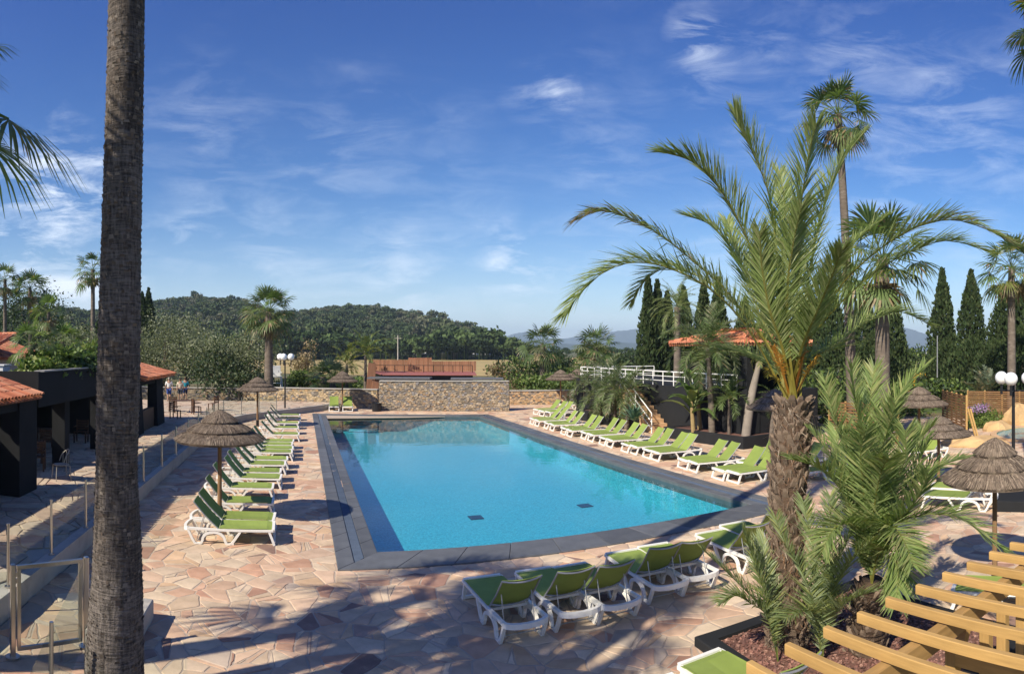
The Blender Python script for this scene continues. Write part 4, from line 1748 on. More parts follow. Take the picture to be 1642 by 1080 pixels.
# ------------------------------------------------------------------ high white lifeguard chair, dark litter bins
lg = thing('lifeguard_chair', 'tall white lifeguard chair standing behind the low wall beside the palm', 'chair')
x, y = polar(443.5, 50)
lg.location = (x, y, 0)
lg.rotation_euler = (0, 0, .2)
for sx in (-.36, .36):
    for sy in (-.3, .3):
        MB().tube([(sx * 1.25, sy * 1.3, 0), (sx, sy, 2.1)], .035, 6).build('leg', M_paint, lg)
MB().box((0, 0, 2.1), (.8, .7, .05)).build('seat', M_paint, lg)
MB().rbox((0, .3, 2.55), (.74, .06, .8), .02).build('backrest', M_paint, lg)
for z in (.6, 1.1, 1.6):
    MB().tube([(-.42, -.34, z), (.42, -.34, z)], .025, 6).build('rung', M_paint, lg)
for sx in (-.38, .38):
    MB().box((0, 0, 0), (.06, .6, .05)).build('armrest', M_paint, lg, loc=(sx, 0, 2.42))
for px, r_, w_, lb in ((604, 43.2, .62, 'black round bin by the left corner of the tall stone wall'), (934, 39.5, .5, 'small dark square bin at the end of the palm planter')):
    x, y = polar(px, r_)
    b = MB()
    b.lathe([(.02, 0), (w_ * .5, 0), (w_ * .56, .5), (w_ * .6, .52), (w_ * .6, .56), (w_ * .5, .57), (w_ * .45, .45), (.02, .44)], 16)
    tag(b.build('litter_bin', M_black, loc=(x, y, 0)), lb, 'bin')
# side table box between the right-hand loungers
x, y = polar(1628, 17.6)
bt = MB()
bt.rbox((0, 0, .14), (2.6, .9, .28), .02)
tag(bt.build('plinth', M_char, loc=(x, y, 0), rot=(0, 0, .35)), 'low dark plinth under the right hand lamp post', 'plinth')

# ------------------------------------------------------------------ slatted fence and splash pool rocks on the right
def slat_fence(label, a, b_, h, n, post_h=None):
    root = thing('slatted_fence', label, 'fence')
    L_ = hypot(b_[0] - a[0], b_[1] - a[1])
    rz = atan2(b_[1] - a[1], b_[0] - a[0])
    np_ = max(1, round(L_ / 1.0))
    for k in range(np_ + 1):
        x, y = lerp(a, b_, k / np_)
        MB().rbox((0, 0, 0), (.09, .09, (post_h or h) + .1), .01).build('post', M_timber_z, root, loc=(x, y, (post_h or h) / 2), rot=(0, 0, rz))
    base = None
    for k in range(n):
        z = .08 + (h - .12) * k / (n - 1)
        if base is None:
            base = MB().box((0, 0, 0), (L_, .03, (h / n) * .62)).build('slat', M_slatwood, root)
            o = base
        else:
            o = base.copy()
            COL.objects.link(o)
        mx, my = lerp(a, b_, .5)
        o.location = (mx - sin(rz) * -.05, my - cos(rz) * .05, z)
        o.rotation_euler = (0, 0, rz)
    return root


M_slatwood = mat('brown_slats', (.20, .105, .045), .75, .25, 2, ovar=.15)
slat_fence('brown slatted fence with pale posts behind the parasols, beside the purple flowers', polar(1512, 36), polar(1550, 31.5), 1.9, 14)
slat_fence('brown slatted fence partly hidden by young palm fronds', polar(1330, 30), polar(1440, 28), 1.75, 13)
slat_fence('grey brown screen fence behind the purple flowers at the right edge', polar(1552, 37), polar(1720, 36), 1.8, 16)
rp = thing('raked_prop', 'pair of pale timber props leaning against the slatted fence end', 'timber prop')
for k, (px, r_) in enumerate(((1552, 31.2), (1556, 31.0))):
    a, b_ = polar(px, r_), polar(px + 12, r_ - .6)
    MB().beam((a[0], a[1], 1.3), (b_[0], b_[1], 0), .07, .07).build('prop', M_timber, rp)
M_rock = mat('tan_rock', (.50, .33, .16), .9, .25, 1.2, .5, 5, bdist=.08)


def rock(label, px, r_, sx, sy, sz, seed):
    rr = random.Random(seed)
    s = MB()
    s.sphere((0, 0, 0), 1, 14, 9)
    ph = [(rr.uniform(0, 6), rr.uniform(1.5, 3.2), rr.uniform(0, 6)) for _ in range(4)]
    V = []
    for v in s.V:
        k = 1 + sum(.07 * sin(f * v[0] * 2 + p) * cos(f * v[1] * 2 + q + v[2]) for p, f, q in ph)
        V.append((v[0] * sx * k, v[1] * sy * k, max(v[2], -.1) * sz * k))
    s.V = V
    x, y = polar(px, r_)
    return tag(s.build('rock', M_rock, loc=(x, y, 0), rot=(0, 0, rr.uniform(0, 3))), label, 'rock')


rock('flat sunlit tan rock behind the nearest right hand parasol', 1562, 28, 1.5, 1.0, .38, 1)
rock('large tan boulder at the right edge beyond the splash pool', 1634, 36, 1.0, .9, 1.15, 2)
rock('low tan boulder left of the splash pool water', 1598, 33, .8, .7, .5, 3)

# ------------------------------------------------------------------ yellow mobile crane far right
M_yel = mat('yellow_paint', (.75, .36, .02), .45, .1)
M_rub = mat('tyre_rubber', (.02, .02, .02), .9)
cr = thing('mobile_crane', 'yellow wheeled telehandler parked behind the fence, boom lowered', 'vehicle')
x, y = polar(1478, 62)
cr.location = (x, y, -.45)
cr.rotation_euler = (0, 0, -(YAW + (1478 - 821) / FOC) + .1)
b = MB()
b.rbox((-.2, 0, .75), (3.6, 1.7, .45), .08)
b.build('chassis', M_black, cr)
b = MB()
b.rbox((-1.3, .1, 1.45), (1.3, 1.5, .95), .12)
b.build('engine_cover', M_yel, cr)
b = MB()
b.beam((-2.2, 0, 2.0), (2.2, 0, 2.35), .40, .38)
b.beam((2.0, 0, 2.3), (2.55, 0, 2.25), .28, .26)
b.build('boom', M_yel, cr)
b = MB()
b.beam((2.2, -.3, 1.0), (2.7, -.3, .1), .2, .16)
b.build('stabiliser', M_yel, cr)
b = MB()
b.rbox((-.1, -.5, 1.55), (.9, .7, 1.1), .1)
b.build('cab', M_glass if False else M_black, cr)
for wx in (-1.3, .6):
    for wy in (-.85, .85):
        m = MB()
        m.tube([(wx, wy - .16, .5), (wx, wy + .16, .5)], .5, 18)
        wo_ = m.build('wheel', M_rub, cr)
        m = MB()
        m.tube([(wx, wy - .17, .5), (wx, wy + .17, .5)], .22, 12)
        m.build('rim', M_yel, wo_)

# ------------------------------------------------------------------ poles and wires
def pole(label, px, r_, z0, z1, rad, m, cross=False):
    x, y = polar(px, r_)
    root = thing('utility_pole', label, 'pole', (x, y, 0))
    MB().tube([(0, 0, z0), (0, 0, z1)], [rad, rad * .75], 8).build('shaft', m, root)
    if cross:
        MB().box((0, 0, z1 - .8), (1.8, .12, .12), -.3).build('cross_arm', m, root)
    return root


pole('pale concrete pole with cross arm at the foot of the wooded hill', 638, 160, 0, 8.0, .16, M_conc, True)
pole('thin grey pole in front of the olive trees, left of the tall palm', 415, 80, 0, 5.0, .07, M_conc)
pole('slim pole left of the dark cypress row beyond the terrace', 1030, 75, 0, 5.2, .06, M_paint)
pole('tall thin pole standing between the yellow telehandler and the cypresses', 1503, 48, 0, 5.3, .05, M_grey)
wr = thing('overhead_wires', 'thin overhead wires slung past the foot of the hill', 'wires')
for dz in (0, .5):
    a, b_ = polar(415, 80), polar(638, 160)
    pts = [(a[0] + (b_[0] - a[0]) * t, a[1] + (b_[1] - a[1]) * t, 4.8 + dz + (7.2 - 4.8) * t - 2.0 * t * (1 - t)) for t in np.linspace(0, 1, 14)]
    MB().tube(pts, .02, 4).build('wire', M_black, wr)
# small white buildings at the hill foot
for k, (px, r_, w_, h_, lb) in enumerate(((722, 300, 9, 3.5, 'small white roofed shed at the foot of the hill, seen between trees'), (676, 310, 7, 3, 'faint white shed half hidden by trees under the hill, left of the other'),
                                          (780, 320, 14, 2.6, 'long low white shed at the right foot of the hill'), (1475, 320, 6, 3, 'tiny white house in the far gap between the cypresses'))):
    x, y = polar(px, r_)
    root = thing('shed', lb, 'shed', (x, y, 0), -(YAW + (px - 821) / FOC))
    MB().box((0, 0, h_ * .35), (w_, 6, h_ * .7)).build('wall', M_plaster, root)
    b = MB()
    b.prism([(-w_ / 2 - .3, -3.3), (w_ / 2 + .3, -3.3), (w_ / 2 + .3, 3.3), (-w_ / 2 - .3, 3.3)], h_ * .7, h_ * .78)
    b.add([(-w_ / 2 - .3, -3.3, h_ * .78), (w_ / 2 + .3, -3.3, h_ * .78), (w_ / 2 + .3, 0, h_), (-w_ / 2 - .3, 0, h_)], [(0, 1, 2, 3)])
    b.add([(-w_ / 2 - .3, 3.3, h_ * .78), (w_ / 2 + .3, 3.3, h_ * .78), (w_ / 2 + .3, 0, h_), (-w_ / 2 - .3, 0, h_)], [(3, 2, 1, 0)])
    b.build('roof', M_paint, root)

# ------------------------------------------------------------------ three people walking away
def skin_body(name, joints, edges, m, parent, sub=1):
    me = bpy.data.meshes.new(name)
    me.from_pydata([j[0] for j in joints], edges, [])
    o = link(name, me, parent)
    sk = o.modifiers.new('skin', 'SKIN')
    for k, j in enumerate(joints):
        r = j[1] if hasattr(j[1], '__len__') else (j[1], j[1])
        me.skin_vertices[0].data[k].radius = r
    me.skin_vertices[0].data[0].use_root = True
    ss = o.modifiers.new('sub', 'SUBSURF')
    ss.levels = ss.render_levels = sub
    sk.use_smooth_shade = True
    me.materials.append(m)
    return o


M_skin = mat('skin', (.42, .25, .17), .6, .05)
M_hairb = mat('brown_hair', (.07, .04, .02), .8, .1)


def person(label, px, r_, h, shirt, shorts, hair, face, stride):
    x, y = polar(px, r_)
    root = thing('person', label, 'person', (x, y, PZ), face)
    s = h / 1.75
    J = [((0, 0, .95), (.13, .10)), ((0, 0, 1.15), (.125, .095)), ((0, 0, 1.38), (.16, .10)), ((0, 0, 1.50), .058), ((0, .01, 1.62), (.085, .095)), ((0, .01, 1.72), (.06, .07)),
         ((-.19, 0, 1.42), .055), ((-.25, .02, 1.15), .043), ((-.25, stride * .18, .90), .033), ((-.25, stride * .2, .81), .03),
         ((.19, 0, 1.42), .055), ((.25, .02, 1.15), .043), ((.25, -stride * .18, .90), .033), ((.25, -stride * .2, .81), .03),
         ((-.09, 0, .88), .085), ((-.095, stride * -.10, .50), .06), ((-.095, stride * -.22, .10), .042), ((-.095, stride * -.22 + .14, .03), .035),
         ((.09, 0, .88), .085), ((.095, stride * .12, .50), .06), ((.095, stride * .18, .10), .042), ((.095, stride * .18 + .14, .03), .035)]
    J = [(tuple(c * s for c in j[0]), tuple(q * s for q in j[1]) if hasattr(j[1], '__len__') else j[1] * s) for j in J]
    E = [(0, 1), (1, 2), (2, 3), (3, 4), (4, 5), (2, 6), (6, 7), (7, 8), (8, 9), (2, 10), (10, 11), (11, 12), (12, 13), (0, 14), (14, 15), (15, 16), (16, 17), (0, 18), (18, 19), (19, 20), (20, 21)]
    skin_body('body', J, E, M_skin, root)

    def grow(ids, es, add, m, nm, extra=()):
        jj = []
        for i in ids:
            r = J[i][1] if hasattr(J[i][1], '__len__') else (J[i][1],) * 2
            jj.append((J[i][0], (r[0] + add, r[1] + add)))
        skin_body(nm, jj, es, m, root)
    grow([0, 1, 2, 6, 7, 10, 11], [(0, 1), (1, 2), (2, 3), (3, 4), (2, 5), (5, 6)], .022, shirt, 'shirt')
    grow([0, 14, 15, 18, 19], [(0, 1), (1, 2), (0, 3), (3, 4)], .026, shorts, 'shorts')
    hh = MB()
    hh.sphere((0, -.012 * s, 1.67 * s), (.098 * s, .105 * s, .105 * s), 12, 8)
    hh.V = [(a, b_ + (.03 if c < 1.64 * s else 0) * -1, c) for a, b_, c in hh.V]
    hh.build('hair', hair, root, smooth=True)
    return root


fz = -(YAW + (280 - 821) / FOC)
person('person in a white shirt and blue shorts walking away beside the pavilion', 271, 47, 1.78, mat('white_cotton', (.72, .70, .66), .9), mat('blue_shorts', (.03, .06, .22), .9), mat('grey_hair', (.30, .26, .2), .8), fz, 1)
person('person with long brown hair in a light vest, middle of three walkers', 289, 47.6, 1.68, mat('cream_vest', (.60, .52, .40), .9), mat('dark_shorts', (.04, .05, .07), .9), M_hairb, fz, -1)
person('person in a turquoise shirt walking away at the right of the group', 297, 48, 1.74, mat('turquoise_shirt', (.03, .30, .38), .9), mat('navy_shorts', (.02, .03, .09), .9), M_hairb, fz, 1)
# ------------------------------------------------------------------ foliage
M_leaf = mat('leaf', attr=True, rough=.55, var=.12, scale=2, leaf=.28, spec=.35)
M_palm = mat('palm_leaf', attr=True, rough=.5, var=.10, scale=3, leaf=.40, spec=.45)
M_needle = mat('needle_leaf', attr=True, rough=.85, var=.15, scale=1, leaf=.12, spec=.15)
M_bark = mat('palm_bark', (.135, .108, .085), .95, .25, 3, .6, 26, var2=((.22, .185, .15), 2.0, .48, .72), stretch=(1, 1, 3), bdist=.02)
M_twig = mat('tree_bark', (.11, .085, .06), .95, .3, 3, .5, 14)

G_OLIVE = [(.16, .18, .095), (.20, .22, .125), (.12, .14, .07), (.24, .255, .16)]
G_BUSH = [(.095, .15, .032), (.13, .19, .042), (.07, .115, .025), (.165, .21, .055)]
G_DARK = [(.030, .055, .020), (.040, .068, .024), (.025, .045, .018), (.052, .075, .028)]
G_CYP = [(.034, .056, .020), (.046, .070, .025), (.027, .045, .017), (.062, .082, .032)]
G_FAN = [(.11, .165, .055), (.14, .20, .068), (.085, .135, .042), (.165, .215, .085)]
G_DATE = [(.235, .30, .10), (.28, .34, .13), (.185, .25, .075), (.32, .35, .16)]
G_YEL = [(.20, .22, .05), (.25, .25, .07), (.15, .19, .04), (.28, .24, .08)]
G_DRY = [(.26, .19, .10), (.31, .235, .13), (.20, .14, .08), (.34, .27, .16)]


def pick(cols, n, lo=.75, hi=1.25):
    c = np.array(cols)[rng.integers(len(cols), size=n)]
    return c * rng.uniform(lo, hi, (n, 1))


def unit(v):
    return v / np.maximum(np.linalg.norm(v, axis=-1, keepdims=True), 1e-9)


def leaf_cloud(blobs, n, size, cols, aspect=.6, up=.0, shell=.45):
    """Leaf-sized faces through the volume of ellipsoid clumps (x,y,z,rx,ry,rz)."""
    B = np.array(blobs, float)
    vol = (B[:, 3] * B[:, 4] * B[:, 5]) ** .75
    k = rng.choice(len(B), size=n, p=vol / vol.sum())
    d = unit(rng.normal(size=(n, 3)))
    r = rng.random(n)[:, None] ** shell
    # lumpy surface: each direction of each clump bulges its own way
    ph = rng.uniform(0, 6.28, (len(B), 3))
    bulge = 1 + .16 * np.sin(3.1 * d[:, :1] * 2 + ph[k, :1]) + .16 * np.sin(5.3 * d[:, 1:2] + ph[k, 1:2]) + .12 * np.sin(6.1 * d[:, 2:] + ph[k, 2:])
    c = B[k, :3] + d * r * B[k, 3:6] * bulge
    nrm_ = unit(d * .5 + rng.normal(size=(n, 3)) * .75 + np.array((0, 0, up)))
    a = unit(np.cross(nrm_, rng.normal(size=(n, 3))))
    b = np.cross(nrm_, a)
    s = size * rng.uniform(.6, 1.4, (n, 1))
    a, b = a * s, b * s * aspect
    Q = np.stack((c - a, c - b * .9, c + a, c + b), 1)
    tint = rng.uniform(.82, 1.18, (len(B), 1))
    return Q, pick(cols, n) * tint[k]


def limb_tree(name, label, cat, x, y, blobs, n, size, cols, trunk_h, trunk_r, z0=0, group=None, aspect=.6, m=None, lean=(0, 0), shell=.45, parent_label=None):
    root = thing(name, label, cat, (x, y, z0), 0, group)
    t = MB()
    top = (lean[0], lean[1], trunk_h)
    t.tube([(0, 0, -.1), (lean[0] * .3 + .05 * trunk_r, .0, trunk_h * .4), top], [trunk_r * 1.25, trunk_r, trunk_r * .8], 9)
    for b in blobs[:9]:
        e = (b[0], b[1], b[2] + b[5] * .2)
        mid = ((top[0] + e[0]) / 2, (top[1] + e[1]) / 2, (top[2] + e[2]) / 2 - .1)
        t.tube([top, mid, e], [trunk_r * .6, trunk_r * .38, trunk_r * .12], 6)
    t.build('trunk', M_twig, root)
    Q, C = leaf_cloud(blobs, n, size, cols, aspect, shell=shell)
    quad_mesh('crown', Q, C, m or M_leaf, root)
    return root


def blobs_for(w, h, z0, n, seed, flat=1.0):
    rr = random.Random(seed)
    out = []
    for k in range(n):
        a = 2 * pi * k / n + rr.uniform(-.5, .5)
        t = rr.uniform(.15, .72)
        z = z0 + (h - z0) * rr.uniform(.12, .85)
        s = rr.uniform(.26, .42)
        taper = 1.15 - .75 * abs((z - z0) / (h - z0) - .35)
        out.append((w * .5 * t * cos(a) * taper * 1.25, w * .5 * t * sin(a) * taper * 1.25, z, w * s, w * s, (h - z0) * s * .75 * flat))
    return out


# ------------------------------------------------------------------ palms
def fan_frond(o, d, Lp, Lb, nseg, droop, cols, brown=0.0, pet=(.16, .20, .06)):
    """One fan leaf: petiole, then a pleated blade whose tips hang."""
    o, d = np.array(o, float), unit(np.array(d, float))
    zax = np.array((0, 0, 1.))
    P = [o + d * Lp * t - zax * droop * .35 * Lp * t * t for t in (0, .5, 1)]
    d2 = unit(P[2] - P[1])
    s = np.cross(d2, zax)
    if np.linalg.norm(s) < .05:
        s = np.array((1., 0, 0))
    s = unit(s)
    roll = rng.normal() * .35
    nn = np.cross(s, d2)
    s, nn = s * cos(roll) + nn * sin(roll), nn * cos(roll) - s * sin(roll)
    Q, C = [], []
    w = .018 * Lb / .9
    for a, b in ((0, 1), (1, 2)):
        for ax in (s, nn):
            Q.append((P[a] - ax * w, P[a] + ax * w, P[b] + ax * w * .7, P[b] - ax * w * .7))
            C.append(np.array(pet) * rng.uniform(.8, 1.2))
    span = radians(rng.uniform(95, 118))
    da = 2 * span / nseg
    base = pick(cols, 1)[0]
    for k in range(nseg):
        a = -span + da * (k + .5)
        v = d2 * cos(a) + s * sin(a) - nn * .22 * abs(sin(a)) * .5
        L = Lb * (1 - .22 * abs(a / span) ** 2) * rng.uniform(.9, 1.05)
        ts = (0.0, .42, .72, 1.0)
        ww = (.004, L * .42 * math.tan(da / 2) * 1.02, L * .30 * math.tan(da / 2), .002)
        side = np.cross(v, nn)
        pl = nn * (.03 * L if k % 2 else -.03 * L)
        pts = []
        for t in ts:
            over = max(0, t - .38)
            pts.append(P[2] + v * L * (t - .2 * over * over * droop) - zax * L * droop * (.10 * t * t + .85 * over * over) + pl * min(1, t * 2))
        c = base * rng.uniform(.85, 1.15)
        for j in range(3):
            cc = c.copy()
            if rng.random() < brown and j > 0:
                cc = np.array(G_DRY[rng.integers(4)])
            Q.append((pts[j] - side * ww[j], pts[j] + side * ww[j], pts[j + 1] + side * ww[j + 1], pts[j + 1] - side * ww[j + 1]))
            C.append(cc)
    return Q, C


def ring_trunk(pts, radii, name, parent, m, n=14, ring=.06, rough=.012, steps=None):
    """A trunk with leaf-scar rings: many cross sections whose radius steps with every scar."""
    P = [Vector(p) for p in pts]
    L = sum((P[i + 1] - P[i]).length for i in range(len(P) - 1))
    ns = steps or max(8, min(420, int(L / ring * 2)))
    PP, RR = [], []
    for i in range(ns + 1):
        t = i / ns * (len(P) - 1)
        k = min(int(t), len(P) - 2)
        f = t - k
        p0, p1, p2, p3 = P[max(k - 1, 0)], P[k], P[k + 1], P[min(k + 2, len(P) - 1)]
        q = .5 * ((2 * p1) + (p2 - p0) * f + (2 * p0 - 5 * p1 + 4 * p2 - p3) * f * f + (3 * p1 - p0 - 3 * p2 + p3) * f ** 3)
        PP.append(q)
        r = radii[k] + (radii[k + 1] - radii[k]) * f
        RR.append(r * (1 + (rough if i % 2 else -rough) + random.uniform(-rough, rough) * .6))
    b = MB()
    b.tube(PP, RR, n)
    return b.build(name, m, parent, smooth=True)


def washingtonia(label, x, y, z0, ztop, r0, r1, scale, nf, cols=G_FAN, skirt=10, lean=(0, 0), single=False, group='fan palms', nseg=20, name='fan_palm', brown=.08, emin=-35):
    root = thing(name, label, 'palm tree', (x, y, z0), 0, group)
    H = ztop - z0
    top = (lean[0], lean[1], H)
    ring_trunk([(0, 0, -.2), (lean[0] * .25, lean[1] * .25, H * .35), (lean[0] * .6, lean[1] * .6, H * .7), top], [r0 * 1.15, r0, (r0 + r1) / 2, r1], 'trunk', root, M_bark, 12, ring=max(.05, H / 80))
    Q, C = [], []
    for k in range(nf):
        az = k * 2.399 + rng.uniform(-.3, .3)
        e = radians(82 - (82 - emin) * ((k + .5) / nf) ** .85 + rng.uniform(-6, 6))
        d = (cos(az) * cos(e), sin(az) * cos(e), sin(e))
        q, c = fan_frond(top, d, scale * rng.uniform(.95, 1.3), scale * rng.uniform(.75, .98), nseg, .30 + .45 * (1 - sin(e)), cols, brown * (1.6 - sin(e)))
        if single:
            quad_mesh('frond', q, c, M_palm, root)
        else:
            Q += q
            C += c
    SQ, SCc = [], []
    for k in range(skirt):
        az = k * 2.399 + rng.uniform(-.3, .3)
        e = radians(-55 - 28 * rng.random())
        d = (cos(az) * cos(e), sin(az) * cos(e), sin(e))
        q, c = fan_frond((top[0], top[1], top[2] - .1), d, scale * .7, scale * .8, max(8, nseg // 2), .3, G_DRY, pet=(.30, .16, .06))
        SQ += q
        SCc += c
    if Q:
        quad_mesh('crown', Q, C, M_palm, root)
    if SQ:
        quad_mesh('dead_skirt', SQ, SCc, M_palm, root)
    return root


def spline(P, n):
    P = [np.array(p, float) for p in P]
    out = []
    for i in range(n + 1):
        t = i / n * (len(P) - 1)
        k = min(int(t), len(P) - 2)
        f = t - k
        p0, p1, p2, p3 = P[max(k - 1, 0)], P[k], P[k + 1], P[min(k + 2, len(P) - 1)]
        out.append(.5 * ((2 * p1) + (p2 - p0) * f + (2 * p0 - 5 * p1 + 4 * p2 - p3) * f * f + (3 * p1 - p0 - 3 * p2 + p3) * f ** 3))
    return np.array(out)


def feather_frond(curve, nleaf, llen, cols, bare=.16, fwd=(62, 34), vee=22, width=.011, rach=.016, rachcol=(.26, .27, .07), droop=.12, tipdry=0.0, roll=.5, side=None):
    """A feather leaf along a curve: rachis plus two rows of narrow folded leaflets."""
    m = len(curve)
    T = unit(np.gradient(curve, axis=0))
    zax = np.array((0, 0, 1.))
    S = np.cross(T, zax)
    if side is not None:
        S = S * .35 + np.array(side)
    bad = np.linalg.norm(S, axis=1) < .15
    S[bad] = np.array((1., 0, 0))
    S = unit(S - T * (S * T).sum(1, keepdims=True))
    N = np.cross(S, T)
    Q, C = [], []
    for i in range(m - 1):
        r0 = rach * (1 - .85 * i / (m - 1))
        r1 = rach * (1 - .85 * (i + 1) / (m - 1))
        t = i / (m - 1)
        c = np.array(rachcol) * (1 - t * .45) + np.array((.10, .14, .05)) * t * .4
        a, b = curve[i], curve[i + 1]
        for (u0, v0), (u1, v1) in (((-1, 0), (0, 1)), ((0, 1), (1, 0)), ((1, 0), (-1, 0))):
            Q.append((a + S[i] * u0 * r0 + N[i] * v0 * r0, a + S[i] * u1 * r0 + N[i] * v1 * r0, b + S[i + 1] * u1 * r1 + N[i + 1] * v1 * r1, b + S[i + 1] * u0 * r1 + N[i + 1] * v0 * r1))
            C.append(c)
    t = np.tile(np.linspace(bare, .99, nleaf), 2)
    sd = np.repeat((-1., 1.), nleaf)
    t = np.clip(t + rng.uniform(-.006, .006, len(t)), 0, .995)
    f = t * (m - 1)
    k = np.minimum(f.astype(int), m - 2)
    g = (f - k)[:, None]
    P = curve[k] * (1 - g) + curve[k + 1] * g
    Tt, Ss, Nn = T[k], S[k], N[k]
    u = np.clip((t - bare) / (1 - bare), 0, 1)
    L = llen * np.clip(np.minimum(.35 + u * 3.0, 1.0) * (1.06 - .62 * u ** 2.4), .12, 1) * rng.uniform(.85, 1.12, len(t))
    fa = np.radians(fwd[0] + (fwd[1] - fwd[0]) * u + rng.normal(0, 5, len(t)))[:, None]
    va = np.radians(vee + rng.normal(0, 11, len(t)))[:, None]
    D = unit(Tt * np.cos(fa) + Ss * sd[:, None] * np.sin(fa) * np.cos(va) + Nn * np.sin(fa) * np.sin(va))
    W = unit(np.cross(D, Nn + Ss * rng.normal(0, roll, len(t))[:, None]))
    L = L[:, None]
    w = width * rng.uniform(.8, 1.2, (len(t), 1))
    p1 = P + D * L * .45 - zax * L * droop * .15
    p2 = P + D * L - zax * L * droop * rng.uniform(.4, 1.5, (len(t), 1))
    q1 = np.stack((P - W * w * .6, P + W * w * .6, p1 + W * w, p1 - W * w), 1)
    q2 = np.stack((p1 - W * w, p1 + W * w, p2 + W * w * .12, p2 - W * w * .12), 1)
    c = pick(cols, len(t), .8, 1.2)
    if tipdry:
        dry = rng.random(len(t)) < tipdry * u ** 2
        c[dry] = pick(G_DRY, dry.sum())
    return np.concatenate((np.array(Q), q1, q2)), np.concatenate((np.array(C), c, c * .97))


def arch_curve(o, az, e, L, sag, n=14, bend=0.0):
    """Leaf stem leaving o at azimuth az, elevation e, bending under its weight."""
    pts = [np.array(o, float)]
    step = L / n
    for i in range(n):
        t = i / n
        ee = e - sag * t ** 1.3
        aa = az + bend * t
        pts.append(pts[-1] + step * np.array((cos(aa) * cos(ee), sin(aa) * cos(ee), sin(ee))))
    return np.array(pts)


def feather_palm(label, x, y, z0, ztop, r0, r1, L, nf, cols=G_DATE, lean=(0, 0), nleaf=34, llen=.4, emin=-20, sag=1.5, name='feather_palm', group=None, width=.014, m=None, rachcol=(.22, .23, .08), single=False, trunk=True, dry=0.05):
    root = thing(name, label, 'palm tree', (x, y, z0), 0, group)
    H = ztop - z0
    top = np.array((lean[0], lean[1], H))
    if trunk:
        ring_trunk([(0, 0, -.2), (lean[0] * .3, lean[1] * .3, H * .4), (lean[0] * .7, lean[1] * .7, H * .75), tuple(top)], [r0 * 1.1, r0, r1, r1], 'trunk', root, m or M_bark, 10, ring=max(.06, H / 50))
    Q, C = [], []
    for k in range(nf):
        az = k * 2.399 + rng.uniform(-.3, .3)
        e = radians(84 - (84 - emin) * ((k + .5) / nf) + rng.uniform(-6, 6))
        q, c = feather_frond(arch_curve(top, az, e, L * rng.uniform(.85, 1.1), sag * rng.uniform(.8, 1.2) * (.5 + .5 * cos(e))), nleaf, llen, cols, width=width, rachcol=rachcol, tipdry=dry)
        if single:
            quad_mesh('frond', q, c, M_palm, root)
        else:
            Q.append(q)
            C.append(c)
    if Q:
        quad_mesh('crown', np.concatenate(Q), np.concatenate(C), M_palm, root)
    return root


# ---- the big fan palm trunk at the left, its crown above the frame
fp = thing('fan_palm', 'massive grey ringed palm trunk rising through the whole left side, crown above the frame', 'palm tree', (0, 0, 0), 0, 'fan palms')
tr = []
for px, py in ((181, 1180), (184, 1040), (188, 900), (187, 750), (190, 600), (194, 400), (199, 200), (203, 0), (206, -200), (208, -420), (209, -1000), (208, -1500)):
    r_ = 7.1
    x, y = polar(px, r_)
    tr.append((x, y, zat(py, r_)))
tr[0] = (tr[0][0], tr[0][1], -.15)
rad = [w / 2 / FOC * 7.1 for w in (106, 93, 80, 67, 70, 65, 61, 58, 57, 56, 52, 48)]
M_bigbark = mat('ringed_palm_bark', (.150, .128, .112), .95, .22, 2.2, .55, 9, var2=((.075, .060, .050), 1.1, .46, .66), bdist=.02)
_nt = M_bigbark.node_tree
_N, _L = _nt.nodes, _nt.links
_bs = _N['Principled BSDF']
_tcn = _N.new('ShaderNodeTexCoord')


def _wn(scale, stretch, detail=6, rough=.6):
    mpn = _N.new('ShaderNodeMapping')
    mpn.inputs['Scale'].default_value = stretch
    _L.new(_tcn.outputs['Object'], mpn.inputs[0])
    n = _N.new('ShaderNodeTexNoise')
    n.inputs['Scale'].default_value = scale
    n.inputs['Detail'].default_value = detail
    n.inputs['Roughness'].default_value = rough
    _L.new(mpn.outputs[0], n.inputs['Vector'])
    return n.outputs[0]


_h1 = _wn(5.5, (1, 1, 9.0))             # ring scars
_h2 = _wn(34, (1, 1, .16), 4)            # upright cracks
_ad = _N.new('ShaderNodeMath')
_ad.operation = 'ADD'
_L.new(_h1, _ad.inputs[0])
_L.new(_h2, _ad.inputs[1])
_bp = _N.new('ShaderNodeBump')
_bp.inputs['Strength'].default_value = .85
_bp.inputs['Distance'].default_value = .03
_L.new(_ad.outputs[0], _bp.inputs['Height'])
_L.new(_bp.outputs[0], _bs.inputs['Normal'])
_mr = _N.new('ShaderNodeMapRange')
_mr.inputs[1].default_value, _mr.inputs[2].default_value = .78, 1.22
_mr.inputs[3].default_value, _mr.inputs[4].default_value = .38, 1.55
_L.new(_ad.outputs[0], _mr.inputs[0])
_sc = _N.new('ShaderNodeVectorMath')
_sc.operation = 'SCALE'
_src = _bs.inputs['Base Color'].links[0].from_socket
_L.new(_src, _sc.inputs[0])
_L.new(_mr.outputs[0], _sc.inputs['Scale'])
_L.new(_sc.outputs[0], _bs.inputs['Base Color'])
big_trunk = ring_trunk(tr, rad, 'trunk', fp, M_bigbark, 40, rough=.016, steps=420)
bq, bc_ = [], []                                        # loose bark flakes and torn fibres
bsp = spline(tr, 400)
